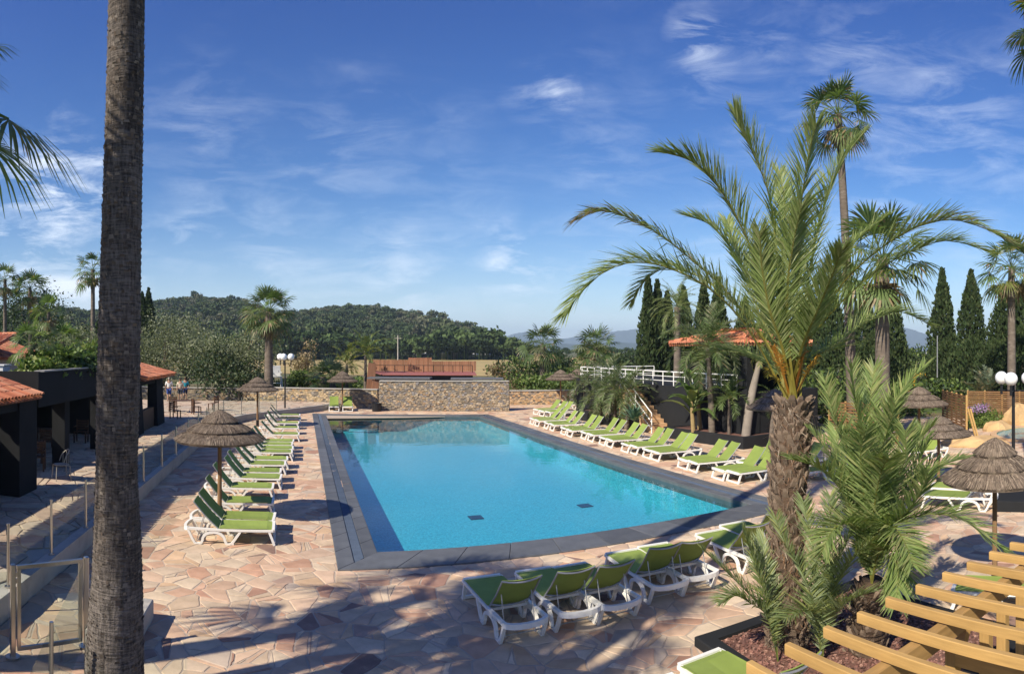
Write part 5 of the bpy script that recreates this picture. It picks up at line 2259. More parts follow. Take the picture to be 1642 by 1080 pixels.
for _ in range(2600):
    t = random.random() * .72
    p = bsp[int(t * 399)]
    tt = t * (len(tr) - 1)
    i = min(int(tt), len(tr) - 2)
    r_ = (rad[i] + (rad[i + 1] - rad[i]) * (tt - i)) * 1.004
    a = random.uniform(0, 2 * pi)
    o_ = np.array((cos(a), sin(a), 0))
    s_ = np.array((-sin(a), cos(a), random.uniform(-.15, .15))) * random.uniform(.006, .035)
    h_ = np.array((0, 0, random.uniform(.008, .05)))
    lift = o_ * random.uniform(.003, .014)
    b0 = p + o_ * r_
    bq.append((b0 - s_, b0 + s_, b0 + s_ * .7 + h_ + lift, b0 - s_ * .8 + h_ + lift))
    bc_.append(np.array([(.15, .125, .105), (.10, .08, .065), (.21, .18, .155), (.13, .10, .08)][rng.integers(4)]))
quad_mesh('bark_flakes', bq, bc_, M_thatch, big_trunk, kind='stuff')
topv = tr[-1]
for k in range(30):
    az = k * 2.399
    e = radians(80 - 105 * (k + .5) / 30)
    q, c = fan_frond(topv, (cos(az) * cos(e), sin(az) * cos(e), sin(e)), 1.3, 1.15, 24, .8, G_FAN, .1)
    quad_mesh('frond', q, c, M_palm, fp)

# ---- fan palm whose drooping leaves enter at the upper left; two more left of the frame that shade the deck
fl_ = thing('fan_palm', 'fan palm outside the left edge, dark drooping leaves entering at the upper left', 'palm tree', (0, 0, 0), 0, 'fan palms')
x, y = polar(-150, 7.6)
zc_ = zat(140, 7.6)
ring_trunk([(x, y, -.2), (x - .05, y, 3.5), (x, y, zc_)], [.26, .20, .17], 'trunk', fl_, M_bark, 14, ring=.08)
for k in range(26):
    az = k * 2.399 + .4
    e = radians(75 - 100 * (k + .5) / 26)
    q, c = fan_frond((x, y, zc_), (cos(az) * cos(e), sin(az) * cos(e), sin(e)), .62, .78, 26, .75, G_FAN, .06)
    quad_mesh('frond', q, c, M_palm, fl_)
cvec = lambda px, py, r_: np.array((*polar(px, r_), zat(py, r_)))
for tx, ty, tr_, Lb in ((10, 160, 7.1, 1.12), (-25, 50, 7.4, .55), (-40, 320, 7.3, .62), (-30, 190, 6.8, .9)):
    o_ = np.array((x, y, zc_))
    e_ = cvec(tx, ty, tr_)
    q, c = fan_frond(o_, e_ - o_ + np.array((0, 0, .15)), float(np.linalg.norm(e_ - o_)), Lb, 30, .8, G_FAN, .03)
    quad_mesh('frond', q, c, M_palm, fl_)
washingtonia('tall fan palm just left of the frame whose crown shades the near deck', -7.6, 5.6, 0, 8.6, .24, .18, 1.1, 19, nseg=22)
washingtonia('added fan palm out of view whose crown darkens the near loungers', -6.3, 3.5, 0, 9.2, .23, .18, 1.15, 26, nseg=22)  # unseen palm, added to put the near loungers in shade
washingtonia('tall fan palm behind the left edge whose trunk shadow crosses the near loungers', -4.2, 3.8, 0, 19.0, .22, .17, 1.1, 26, nseg=22)

# ---- the date palm on the right: shaggy trunk, long arching leaves
M_boot = mat('leaf_base_bark', (.185, .135, .098), .95, .3, 4, .7, 22, ovar=.30, bdist=.015, var2=((.28, .22, .17), 5, .55, .8))
M_core = mat('fibre_bark', (.105, .068, .046), 1.0, .35, 5, .9, 20, bdist=.03)
dp = thing('date_palm', 'big date palm with shaggy leaf base trunk and long arching feather leaves', 'palm tree')
DR = 8.85
tpx = [(1262, 1052), (1260, 940), (1262, 830), (1268, 720), (1272, 640)]
tw = [.30, .245, .225, .255, .20]
tp = [cvec(px, py, DR) for px, py in tpx]
tp[0][2] = .02
core = ring_trunk([tuple(p) for p in tp], tw, 'trunk', dp, M_core, 20, ring=.05, rough=.05)
tsp = spline(tp, 200)


def stub_mesh(seed):
    """An old leaf base: a thick wedge, wide below, its broken end turned outward."""
    rr = random.Random(seed)
    j = lambda v: v * rr.uniform(.8, 1.2)
    w, h, d = j(.075), j(.16), j(.055)
    V = [(-w, 0, -.02), (w, 0, -.02), (w * .85, 0, h * .5), (-w * .85, 0, h * .5), (-w * .8, d * .5, .0), (w * .8, d * .5, .0), (w * .6, d * 1.5, h * .62), (-w * .6, d * 1.5, h * .62), (-w * .42, d * 1.75, h), (w * .42, d * 1.75, h), (w * .4, d * 1.1, h * .96), (-w * .4, d * 1.1, h * .96)]
    F = [(0, 1, 5, 4), (4, 5, 6, 7), (7, 6, 9, 8), (8, 9, 10, 11), (11, 10, 2, 3), (1, 2, 6, 5), (0, 4, 7, 3), (6, 2, 10, 9), (3, 7, 8, 11)]
    return new_mesh('leaf_base', V, F, M_boot)


STUBS = [stub_mesh(k) for k in range(7)]
NS = 300
for k in range(NS):
    t = min(.998, max(0, (k + .5 + random.uniform(-3, 3)) / NS))
    p = tsp[int(t * 199)]
    tt = t * 4
    i = min(int(tt), 3)
    r_ = tw[i] + (tw[i + 1] - tw[i]) * (tt - i)
    a = k * 2.39996 + random.uniform(-.12, .12)
    o = link('leaf_base', STUBS[random.randrange(7)], core)
    d = Vector((cos(a), sin(a), 0))
    tilt = random.uniform(-.12, .22) + (.25 if t > .9 else 0)
    o.matrix_local = Matrix.Translation(Vector(p) + d * (r_ - .015)) @ Matrix.Rotation(a - pi / 2, 4, 'Z') @ Matrix.Rotation(random.gauss(0, .16), 4, 'Y') @ Matrix.Rotation(-tilt, 4, 'X') @ Matrix.Diagonal((random.uniform(.55, 1.0), random.uniform(.4, .95), random.uniform(.5, 1.1), 1))
# fibres and broken stubs between the leaf bases
fq, fc = [], []
for _ in range(2000):
    t = random.random()
    p = tsp[int(t * 199)]
    tt = t * 4
    i = min(int(tt), 3)
    r_ = tw[i] + (tw[i + 1] - tw[i]) * (tt - i) + random.uniform(.02, .075)
    a = random.uniform(0, 2 * pi)
    b0 = p + np.array((cos(a) * r_, sin(a) * r_, 0))
    dirv = np.array((cos(a) * random.uniform(-.1, .5) - sin(a) * random.uniform(-.6, .6), sin(a) * random.uniform(-.1, .5) + cos(a) * random.uniform(-.6, .6), random.uniform(-1, .7)))
    b1 = b0 + dirv / np.linalg.norm(dirv) * random.uniform(.05, .16)
    s = np.array((-sin(a), cos(a), .3)) * random.uniform(.002, .007)
    fq.append((b0 - s, b0 + s, b1 + s * .4, b1 - s * .4))
    fc.append(np.array([(.24, .18, .13), (.15, .10, .07), (.32, .26, .2), (.20, .11, .06)][rng.integers(4)]))
o = quad_mesh('fibres', fq, fc, M_thatch, core, kind='stuff')
DTOP = cvec(1270, 650, DR)


def px_frond(root, pts, r0, r1, nleaf, llen, base=None, name='frond', **kw):
    n = len(pts)
    P = [] if base is None else [np.array(base)]
    for i, (px, py) in enumerate(pts):
        t = (i + 1) / n
        P.append(cvec(px, py, r0 + (r1 - r0) * t ** 1.2))
    cv = spline(P, 26)
    q, c = feather_frond(cv, nleaf, llen, kw.pop('cols', G_DATE), **kw)
    return quad_mesh(name, q, c, M_palm, root)


fronds = [  # (points from the crown outward, depth at the tip)
    ([(1255, 540), (1240, 350), (1215, 262), (1192, 215), (1178, 182)], 8.6, dict(llen=.40)),
    ([(1240, 500), (1205, 400), (1165, 320), (1120, 265), (1064, 243)], 8.0, dict(llen=.42)),
    ([(1245, 540), (1215, 475), (1180, 410), (1140, 362), (1100, 346)], 9.8, dict(llen=.38)),
    ([(1232, 560), (1200, 515), (1160, 462), (1110, 418), (1060, 378), (1010, 350), (965, 338), (926, 352)], 8.3, dict(llen=.36, tipdry=.7, droop=.35)),
    ([(1232, 585), (1190, 515), (1140, 465), (1085, 435), (1030, 421), (980, 430), (938, 462), (907, 503)], 7.6, dict(llen=.40, droop=.2)),
    ([(1235, 560), (1190, 500), (1130, 450), (1075, 430), (1038, 446), (1012, 484)], 10.2, dict(llen=.34, cols=G_YEL[:1] + G_DATE)),
    ([(1275, 540), (1280, 425), (1285, 325), (1299, 240), (1309, 198)], 8.4, dict(llen=.42)),
    ([(1290, 500), (1305, 400), (1325, 320), (1350, 260), (1384, 216)], 9.4, dict(llen=.42)),
    ([(1288, 545), (1320, 500), (1360, 445), (1420, 393), (1485, 359), (1545, 355), (1612, 382)], 8.0, dict(llen=.42, tipdry=.4, droop=.2)),
    ([(1285, 570), (1310, 530), (1360, 475), (1410, 432), (1465, 402), (1520, 386), (1582, 402)], 8.9, dict(llen=.42, droop=.2)),
    ([(1285, 540), (1300, 500), (1330, 450), (1370, 390), (1424, 346)], 9.9, dict(llen=.40)),
    ([(1262, 520), (1255, 420), (1258, 330), (1250, 275)], 10.2, dict(llen=.40)),
    ([(1265, 560), (1262, 470), (1272, 390), (1286, 330)], 7.9, dict(llen=.38)),
    ([(1250, 570), (1225, 520), (1200, 455), (1178, 390), (1165, 352)], 10.6, dict(llen=.38)),
    ([(1290, 580), (1330, 560), (1385, 520), (1440, 500), (1490, 520)], 10.6, dict(llen=.36)),
    ([(1285, 560), (1310, 500), (1335, 440), (1350, 400)], 7.7, dict(llen=.34)),
    ([(1255, 560), (1235, 500), (1222, 430), (1218, 370)], 7.9, dict(llen=.34)),
    ([(1255, 600), (1215, 575), (1165, 560), (1125, 575)], 10.9, dict(llen=.34)),
]
for pts, rt, kw in fronds:
    b = DTOP + np.array((random.uniform(-.1, .1), random.uniform(-.1, .1), random.uniform(-.1, .05)))
    px_frond(dp, pts, DR, rt, 180, kw.pop('llen') * 1.5, base=b, rach=.028, width=.0092, bare=.20, fwd=(50, 25), vee=28, rachcol=(.30, .26, .05), **kw)
# orange flower stalks and old stems among the leaf bases
for (px, py), col in (((1302, 520), (.48, .20, .03)), ((1240, 555), (.50, .22, .03)), ((1312, 570), (.42, .24, .04)), ((1228, 590), (.36, .28, .05))):
    cv = spline([DTOP, (DTOP + cvec(px, py, DR - .2)) / 2 + np.array((0, 0, .05)), cvec(px, py, DR - .25)], 10)
    q, c = feather_frond(cv, 26, .17, [col, tuple(v * .8 for v in col)], bare=.45, rach=.035, rachcol=col, width=.008, droop=.6)
    quad_mesh('flower_stalk', q, c, M_palm, dp)

# ---- the younger date palm beside it
yp = thing('date_palm', 'younger low date palm right of the shaggy trunk, fresh green leaves spreading wide', 'palm tree')
YR = 8.3
yb = cvec(1390, 1050, 8.67)
yt = cvec(1398, 935, YR)
yc = ring_trunk([(yb[0], yb[1], .0), tuple((yb + yt) / 2 + np.array((.02, 0, .05))), tuple(yt)], [.26, .24, .17], 'trunk', yp, M_core, 16, ring=.05, rough=.06)
for k in range(70):
    t = (k + .5 + random.uniform(-2, 2)) / 72
    p = yb * (1 - t) + yt * t
    p[2] = t * yt[2]
    a = k * 2.39996
    o = link('leaf_base', STUBS[k % 7], yc)
    o.matrix_local = Matrix.Translation(Vector(p) + Vector((cos(a), sin(a), 0)) * (.25 - .07 * t)) @ Matrix.Rotation(a - pi / 2, 4, 'Z') @ Matrix.Rotation(random.gauss(0, .25), 4, 'Y') @ Matrix.Rotation(-random.uniform(-.1, .35), 4, 'X') @ Matrix.Scale(random.uniform(.45, .85), 4)
yfr = [([(1394, 800), (1385, 718), (1373, 652), (1366, 586)], 8.3), ([(1387, 800), (1364, 734), (1338, 668), (1323, 612)], 7.9), ([(1396, 790), (1394, 668), (1402, 588)], 9.2),
       ([(1400, 760), (1418, 680), (1444, 629), (1482, 588)], 8.9), ([(1374, 837), (1344, 780), (1314, 751), (1274, 737)], 7.6), ([(1407, 817), (1430, 771), (1463, 718), (1494, 684)], 8.3),
       ([(1410, 830), (1456, 781), (1496, 751), (1541, 734)], 9.0), ([(1420, 850), (1455, 832), (1500, 824), (1545, 833), (1612, 884)], 7.6), ([(1410, 850), (1430, 842), (1450, 868), (1465, 906)], 7.0),
       ([(1396, 840), (1400, 770), (1420, 700), (1436, 650)], 7.5), ([(1390, 850), (1370, 800), (1345, 720), (1340, 690)], 9.4),
       ([(1388, 860), (1360, 840), (1335, 850), (1318, 885)], 7.2), ([(1400, 830), (1412, 760), (1425, 735)], 7.2), ([(1393, 845), (1385, 790), (1380, 730), (1388, 690)], 7.3),
       ([(1404, 858), (1436, 838), (1470, 800), (1488, 760)], 7.3), ([(1408, 890), (1428, 882), (1440, 915), (1438, 960)], 7.4), ([(1398, 885), (1412, 850), (1450, 800), (1475, 735), (1480, 690)], 8.8), ([(1385, 880), (1365, 810), (1340, 745), (1300, 690)], 8.6), ([(1402, 850), (1425, 800), (1450, 740), (1452, 690)], 7.6)]
for pts, rt in yfr:
    px_frond(yp, pts, YR, rt, 115, .52, base=yt, rach=.016, width=.0115, bare=.08, fwd=(58, 32), cols=[(.225, .30, .10), (.27, .34, .125), (.18, .25, .08), (.32, .34, .14)], rachcol=(.28, .27, .06))
# ---- suckers at the foot of the big trunk
for lb, b, rows in (('bushy date palm sucker growing from the left foot of the shaggy trunk', (1248, 1035), [([(1239, 998), (1206, 958), (1166, 918), (1126, 880)], 8.0), ([(1232, 975), (1215, 920), (1204, 885), (1192, 850)], 8.3), ([(1236, 980), (1226, 930), (1222, 890), (1226, 862)], 8.9), ([(1230, 990), (1200, 965), (1180, 955), (1160, 962)], 7.9)]),
                   ('blue green date palm sucker in front between the two palm trunks', (1318, 1030), [([(1314, 998), (1305, 965), (1285, 915), (1258, 869), (1243, 828)], 7.6), ([(1318, 974), (1311, 908), (1298, 852), (1288, 804)], 7.8), ([(1322, 985), (1324, 925), (1331, 859), (1331, 794)], 7.9), ([(1328, 965), (1351, 918), (1380, 882), (1424, 850)], 7.6), ([(1326, 1000), (1344, 975), (1374, 957), (1413, 943)], 7.5), ([(1308, 990), (1285, 980), (1258, 992)], 7.5), ([(1322, 970), (1335, 920), (1352, 880), (1368, 850)], 8.4)])):
    root = thing('date_palm_sucker', lb, 'palm')
    bb = cvec(*b, 8.3)
    bb[2] = .05
    for pts, rt in rows:
        px_frond(root, pts, 8.3, rt, 105, .42, base=bb, rach=.012, width=.0095, bare=.12, fwd=(55, 30), cols=[(.28, .335, .17), (.33, .38, .22), (.22, .285, .12), (.32, .35, .13)], rachcol=(.20, .24, .06))

# ------------------------------------------------------------------ other palms
x, y = polar(431, 49)
washingtonia('fan palm in front of the hill with a full ragged crown and straight trunk', x, y, 0, zat(500, 49), .34, .25, 1.32, 46, cols=G_FAN + G_OLIVE[:2], skirt=16, nseg=18, single=True, brown=.12)
x, y = polar(1368, 30)
washingtonia('very tall slender fan palm towering over the right side', x, y, 0, zat(190, 30), .24, .15, 1.08, 34, skirt=5, lean=(-.85, .2), nseg=18, single=True, brown=.14)
x, y = polar(1415, 27)
washingtonia('stout fan palm with thick trunk and drooping crown right of the date palm', x, y, 0, zat(415, 27), .33, .27, 1.45, 36, skirt=6, nseg=20, single=True, cols=G_FAN + G_YEL[2:3])
x, y = polar(1622, 38)
washingtonia('fan palm with yellowish leaves cut by the right edge', x, y, 0, zat(430, 38), .26, .2, 1.35, 32, skirt=4, cols=G_FAN + G_YEL[:2], nseg=18)
x, y = polar(1690, 15)
washingtonia('fan palm beyond the upper right corner, one drooping leaf in view', x, y, 0, zat(40, 15), .22, .16, .75, 22, skirt=10, nseg=18)
for px, py, r_, s, lb in ((8, 448, 72, 1.3, 'fan palm at the left edge behind the house'), (48, 462, 72, 1.4, 'fan palm second from the left behind the house, bare thin trunk'),
                          (78, 500, 66, 1.3, 'shorter bushy fan palm right of the two behind the house'), (149, 432, 62, 1.15, 'fan palm with dry lower leaves peeking out left of the big trunk')):
    x, y = polar(px, r_)
    washingtonia(lb, x, y, 0, zat(py, r_), .24, .18, s, 26, skirt=8, nseg=14, cols=G_FAN + G_DARK[:1])
for px, py, r_, s, lb in ((50, 552, 21.5, .52, 'little fan palm in the planter on the flat black roof'), (101, 548, 23.5, .5, 'second little fan palm in the roof planter, nearer the big trunk')):
    x, y = polar(px, r_)
    washingtonia(lb, x, y, 3.4, zat(py, r_), .10, .09, s, 24, skirt=5, nseg=14, name='small_fan_palm')
for px, py, r_, s, sk, lb in ((870, 552, 62, 1.35, 8, 'fan palm with shaggy head right of the wooded hill'), (955, 556, 60, 1.45, 14, 'fan palm with shaggy hanging leaves left of the cypresses'),
                          (952, 575, 61, 1.2, 12, 'lower fan palm head just under the shaggy one left of the cypresses'), (534, 612, 52, 1.3, 0, 'low fan palm bush behind the thatched parasol at the far wall'), (518, 604, 56, 1.1, 0, 'low dark fan palm bush left of the one behind the far parasol')):
    x, y = polar(px, r_)
    washingtonia(lb, x, y, 0, zat(py, r_), .3, .26, s, 30, skirt=sk, nseg=14, cols=G_FAN + G_OLIVE[:1])
x, y = polar(1086, 44)
feather_palm('date palm with a round head and orange fruit stalks in front of the cypresses', x, y, 0, zat(492, 44), .26, .22, 2.3, 44, nleaf=30, llen=.36, emin=-35, sag=1.5, cols=G_DATE + G_OLIVE[:1])
x, y = polar(586, 56)
feather_palm('queen palm with bright feathery leaves behind the terrace bar corner', x, y, 0, zat(568, 56), .16, .12, 2.6, 16, nleaf=30, llen=.55, emin=10, sag=1.7, cols=G_FAN + G_YEL[:2], width=.03)
x, y = polar(556, 58)
feather_palm('yellow green feathery palm left of the queen palm', x, y, 0, zat(585, 58), .16, .12, 2.5, 14, nleaf=28, llen=.5, emin=0, sag=1.8, cols=G_YEL + G_FAN[:1], width=.03)
x, y = polar(1142, 28.3)
feather_palm('queen palm with hanging leaves in the planter before the tile roof', x, y, .4, zat(556, 28.3), .15, .10, 2.5, 36, nleaf=36, llen=.5, emin=-25, sag=2.0, cols=G_FAN + G_OLIVE[:2], width=.018, lean=(-.25, 0))
x, y = polar(1169, 28.0)
feather_palm('small feathery palm between the queen palm and the dark pillar', x, y, .4, zat(640, 27.4), .07, .05, 1.3, 18, nleaf=28, llen=.38, emin=-10, sag=2.0, cols=G_FAN, width=.016)
x, y = polar(1195, 27.5)
lp = feather_palm('leaning palm with smooth grey trunk beside the dark pavilion pillar', x, y, .4, zat(560, 26.6), .20, .13, 1.5, 18, nleaf=28, llen=.4, emin=-30, sag=1.9, cols=G_YEL + G_FAN[:1], width=.018, lean=(.95, -.05), m=mat('smooth_palm_bark', (.24, .205, .17), .9, .2, 3, .3, 18, bdist=.01))
x, y = polar(1236, 27)
feather_palm('small palm with reddish thin trunk behind the date palm', x, y, .4, 2.0, .10, .08, 1.0, 12, nleaf=20, llen=.3, lean=(.3, 0), cols=G_FAN)
for px, r_, zt, L, nf, lb in ((962, 35.5, 1.6, 1.9, 22, 'bushy grey green palm at the left end of the palm planter'), (985, 34, 2.1, 2.0, 24, 'bushy palm in the middle of the palm planter'), (1005, 33, 2.0, 1.9, 22, 'bushy palm with hanging leaves right in the palm planter'),
                              (975, 40, 2.6, 1.9, 20, 'feathery palm behind the palm planter'), (938, 41, 2.0, 1.7, 18, 'loose feathery palm over the low wall by the parasols')):
    x, y = polar(px, r_)
    feather_palm(lb, x, y, .3, zt, .13, .1, L, nf, nleaf=30, llen=.42, emin=-30, sag=1.8, cols=G_OLIVE + G_FAN, width=.020, group='palms in the terrace planter')
x, y = polar(1575, 40)
feather_palm('drooping grey dry leaved palm behind the purple flowers', x, y, 0, zat(640, 40), .22, .2, 2.0, 40, nleaf=26, llen=.42, emin=-70, sag=1.1, cols=G_OLIVE + G_DRY[:3], width=.022)
x, y = polar(1586, 40)
feather_palm('upright blue green palm growing beside the dry leaved one', x, y, 0, zat(625, 40), .16, .14, 1.6, 16, nleaf=26, llen=.4, emin=30, sag=.9, cols=[(.16, .20, .13), (.19, .23, .15)], width=.022)

# banana plants and agave
def strap_leaf(o, az, e, L, w, sag, cols, n=6):
    cv = arch_curve(o, az, e, L, sag, n)
    T = unit(np.gradient(cv, axis=0))
    S = unit(np.cross(T, np.array((0, 0, 1.)) + 1e-3))
    N = np.cross(S, T)
    Q, C = [], []
    c = pick(cols, 1)[0]
    for i in range(n):
        w0, w1 = (w * (.12 + .95 * sin(pi * min(1, (k / n) ** .8))) * .5 for k in (i, i + 1))
        for sd in (-1, 1):
            Q.append((cv[i], cv[i] + S[i] * sd * w0 + N[i] * w0 * .3, cv[i + 1] + S[i + 1] * sd * w1 + N[i + 1] * w1 * .3, cv[i + 1]))
            C.append(c * rng.uniform(.9, 1.1))
    return Q, C


for px, r_, lb, hh, k0 in ((1112, 28.8, 'large leaved banana plant in the dark planter left of the queen palm', 1.9, 9), (1122, 29.6, 'second banana plant just behind, paler stem', 2.4, 7)):
    x, y = polar(px, r_)
    root = thing('banana_plant', lb, 'plant', (x, y, .45))
    MB().tube([(0, 0, 0), (-.08, 0, hh * .5), (-.12, 0, hh * .8)], [.11, .09, .05], 8).build('stem', mat('banana_stem', (.30, .22, .10), .7, .2), root)
    for k in range(k0):
        q, c = strap_leaf((-.1, 0, hh * (.35 + .45 * k / k0)), k * 2.4, radians(75 - 25 * (k % 3)), 1.7, .42, 1.4, [(.10, .17, .04), (.13, .20, .06), (.16, .19, .06)])
        quad_mesh('leaf', q, c, M_leaf, root)
x, y = polar(1017, 31.5)
root = thing('agave', 'blue green agave rosette at the foot of the stair handrail', 'plant', (x, y, .55))
for k in range(34):
    q, c = strap_leaf((0, 0, .1), k * 2.4, radians(80 - 62 * k / 34), .95, .16, .5, [(.10, .19, .14), (.13, .22, .15), (.09, .16, .10)])
    quad_mesh('leaf', q, c, M_leaf, root)

# ------------------------------------------------------------------ broadleaf trees and shrubs
for px, r_, w, top, lb, sd in ((262, 60, 6.6, 514, 'grey green olive tree just right of the big trunk', 1), (332, 57, 7.0, 528, 'broad olive tree above the walking people', 2), (390, 54, 5.2, 546, 'olive tree touching the tall fan palm trunk', 3),
                               (300, 66, 6.5, 520, 'olive tree at the back between two others', 4), (128, 52, 5.6, 534, 'olive tree left of the big trunk behind the roof planter', 5), (215, 62, 6, 540, 'olive tree mostly hidden behind the big trunk', 16)):
    x, y = polar(px, r_)
    h = zat(top, r_) * 1.12
    limb_tree('olive_tree', lb, 'tree', x, y, blobs_for(w, h, .6, 15, sd), 6400, .115, G_OLIVE, 1.4, .26, group='olive trees', aspect=.42)
x, y = polar(355, 52)
limb_tree('shade_tree', 'dark leafy tree shading the far end of the promenade', 'tree', x, y, blobs_for(6.5, 4.6, 1.0, 11, 31), 4600, .12, G_DARK + G_OLIVE[:1], 1.6, .22)
for px, r_, w, z0_, top, cols, n, lb, sd in (
        (500, 58, 4.0, .0, 590, G_BUSH, 3000, 'green bush between the lamp post and the fan palm bushes', 6), (470, 60, 3.4, 0, 602, G_DARK, 2200, 'dark low bush behind the lamp post', 7),
        (492, 66, 3.2, 1.0, 545, G_DRY, 1500, 'leafless brown tree behind the lamp globes', 8), (565, 62, 4.2, 0, 602, G_BUSH, 2600, 'green shrub behind the cedar corner of the terrace bar', 9),
        (520, 50, 4.6, 0, 630, G_BUSH + G_YEL[:1], 2400, 'low leafy shrub behind the low tan wall', 10), (405, 56, 3.6, 0, 600, G_BUSH, 2000, 'bright green shrub between olive and fan palm', 11), (462, 51.5, 4, 0, 632, G_BUSH + G_DRY[:2], 2200, 'low mixed shrub under the lamp globes', 12),
        (846, 66, 5.6, 0, 566, G_BUSH + G_DARK, 3000, 'leafy green tree at the right end of the terrace bar', 13), (835, 60, 4.2, 0, 606, G_BUSH + G_DRY[:2], 2200, 'light dry shrub over the right end of the tall wall', 14),
        (872, 58, 4.5, 0, 600, G_BUSH, 2600, 'bright bush below the shaggy fan palm', 15), (905, 62, 5, 0, 592, G_DARK + G_BUSH, 2800, 'dark bush between the two shaggy fan palms', 17), (812, 74, 3.4, 0, 584, G_DRY + G_BUSH[:1], 1400, 'dry brown shrub right of the cedar screens', 18),
        (930, 70, 5.5, 0, 585, G_BUSH + G_YEL[:1], 2600, 'yellowish bush behind the far thatched parasols', 19), (980, 58, 6, 0, 588, G_FAN, 3000, 'leafy shrub behind the terrace railing, left of the cypresses', 20), (1010, 52, 5, 0, 600, G_BUSH, 2400, 'bush at the left end of the white railing', 21),
        (890, 80, 6, 0, 572, G_DARK, 2400, 'dark tree behind the shaggy fan palms', 22), (1000, 85, 8, 0, 558, G_DARK, 2600, 'dark round tree far left of the cypresses', 23),
        (1322, 36, 4.4, 0, 588, G_BUSH + G_DARK, 2600, 'bush behind the young date palm on the left side', 24), (1440, 40, 3.4, 0, 606, G_BUSH, 2000, 'bush in front of the yellow vehicle, left side', 25), (1525, 47, 5.0, 0, 606, G_DARK + G_BUSH, 2600, 'dark shrub behind the slatted fence', 26),
        (1462, 75, 6, 0, 560, G_BUSH + G_DARK, 2400, 'round green tree behind the yellow vehicle', 27), (1530, 64, 7, 0, 505, G_DARK + G_BUSH, 3400, 'dark tree between the two pointed cypresses', 28), (1590, 62, 6, 0, 500, G_DARK, 3000, 'dark tree left of the cypress at the right edge', 29),
        (60, 85, 11, 1.5, 462, G_DARK, 3600, 'dark bushy pine behind the second fan palm', 30), (15, 88, 9, 1.5, 478, G_DARK, 3000, 'dark pine at the left edge', 32), (115, 60, 6, 0, 532, G_OLIVE + G_BUSH, 2600, 'mixed green tree behind the roof planter', 33)):
    x, y = polar(px, r_)
    h = zat(top, r_)
    limb_tree('shrub' if h < 4 else 'leafy_tree', lb, 'shrub' if h < 4 else 'tree', x, y, blobs_for(w, h, z0_, 9, sd), n, .13 if r_ < 70 else .19, cols, max(.3, h * .25), .09 + h * .012)
# plants in the roof planter of the bar
for px, r_, w, top, cols, lb, sd in ((62, 19.5, 1.5, 570, G_BUSH + G_YEL[:1], 'bright leafy plant at the near end of the roof planter', 41), (90, 20.8, 2.0, 556, G_BUSH, 'green bush in the middle of the roof planter', 42), (118, 22.6, 2.2, 552, G_DARK + G_FAN, 'dark bush in the roof planter', 43),
                                     (146, 24.8, 2.2, 548, G_FAN + G_YEL[:1], 'yellow green bush in the roof planter left of the big trunk', 44), (175, 26.5, 2, 552, G_FAN, 'bush in the roof planter hidden behind the big trunk', 45)):
    x, y = polar(px, r_)
    x = max(-8.3, min(-7.9, x))
    limb_tree('planter_bush', lb, 'plant', x, y, blobs_for(w, zat(top, r_) - 3.4, -.1, 7, sd), 1500, .085, cols, .2, .03, z0=3.4)
    if sd in (42, 43, 45):
        feather_palm('arching fan of leaves out of the roof planter, number by its place beside bush'.replace('number by its place beside bush', {42: 'above the middle bush', 43: 'above the dark bush', 45: 'behind the big trunk'}[sd]), x, y + .4, 3.35, 3.6, .05, .05, 1.0, 16, nleaf=24, llen=.32, emin=-5, sag=1.6, cols=G_FAN, width=.014, name='planter_palm', group=None)
# flower bed by the fence
x, y = polar(1578, 34.5)
root = thing('flower_bed', 'green bed with purple flowers in front of the screen fence', 'flower bed', (x, y, 0))
Q, C = leaf_cloud([(-.6, 0, .35, 1.3, .9, .45), (.9, .2, .4, 1.2, .9, .5), (.2, .4, .6, .9, .7, .6)], 2200, .07, G_BUSH)
quad_mesh('foliage', Q, C, M_leaf, root)
Q, C = leaf_cloud([(-.5, .1, 1.0, .85, .5, .22), (.2, .2, 1.1, .5, .4, .2)], 420, .05, [(.40, .26, .46), (.50, .36, .54), (.34, .20, .40)])
quad_mesh('flowers', Q, C, M_leaf, root, kind='stuff')


# ------------------------------------------------------------------ cypresses
def cypress(label, px, r_, top, w, n=4200, z0=0, bump_seed=0, group='cypresses'):
    x, y = polar(px, r_)
    h = zat(top, r_)
    root = thing('cypress', label, 'tree', (x, y, z0), 0, group)
    MB().tube([(0, 0, -.1), (0, 0, h * .6)], [.22, .1], 8).build('trunk', M_twig, root)
    t = rng.random(n) ** .85
    rad_ = w / 2 * np.clip(np.minimum(.55 + t * 3.2, 1.0) * (1 - np.clip((t - .35) / .65, 0, 1) ** 1.7), .03, 1)
    az = rng.random(n) * 6.283
    ph = random.uniform(0, 6)
    lob = 1 + .14 * np.sin(3 * az + 7 * t + ph) + .10 * np.sin(7 * az - 11 * t + ph)
    rr = rad_ * (rng.random(n) ** .35) * lob
    c = np.stack((rr * np.cos(az), rr * np.sin(az), t * h), 1)
    up = unit(np.stack((np.cos(az) * .28, np.sin(az) * .28, np.ones(n)), 1) + rng.normal(0, .22, (n, 3)))
    s = unit(np.cross(up, rng.normal(size=(n, 3))))
    L = (.34 * rng.uniform(.6, 1.3, n) * (h / 10) ** .5)[:, None]
    W = L * .30
    Q = np.stack((c - s * W * .5, c + up * L * .5 + s * W, c + up * L, c + up * L * .5 - s * W), 1)
    quad_mesh('crown', Q, pick(G_CYP, n, .7, 1.35), M_needle, root)
    return root


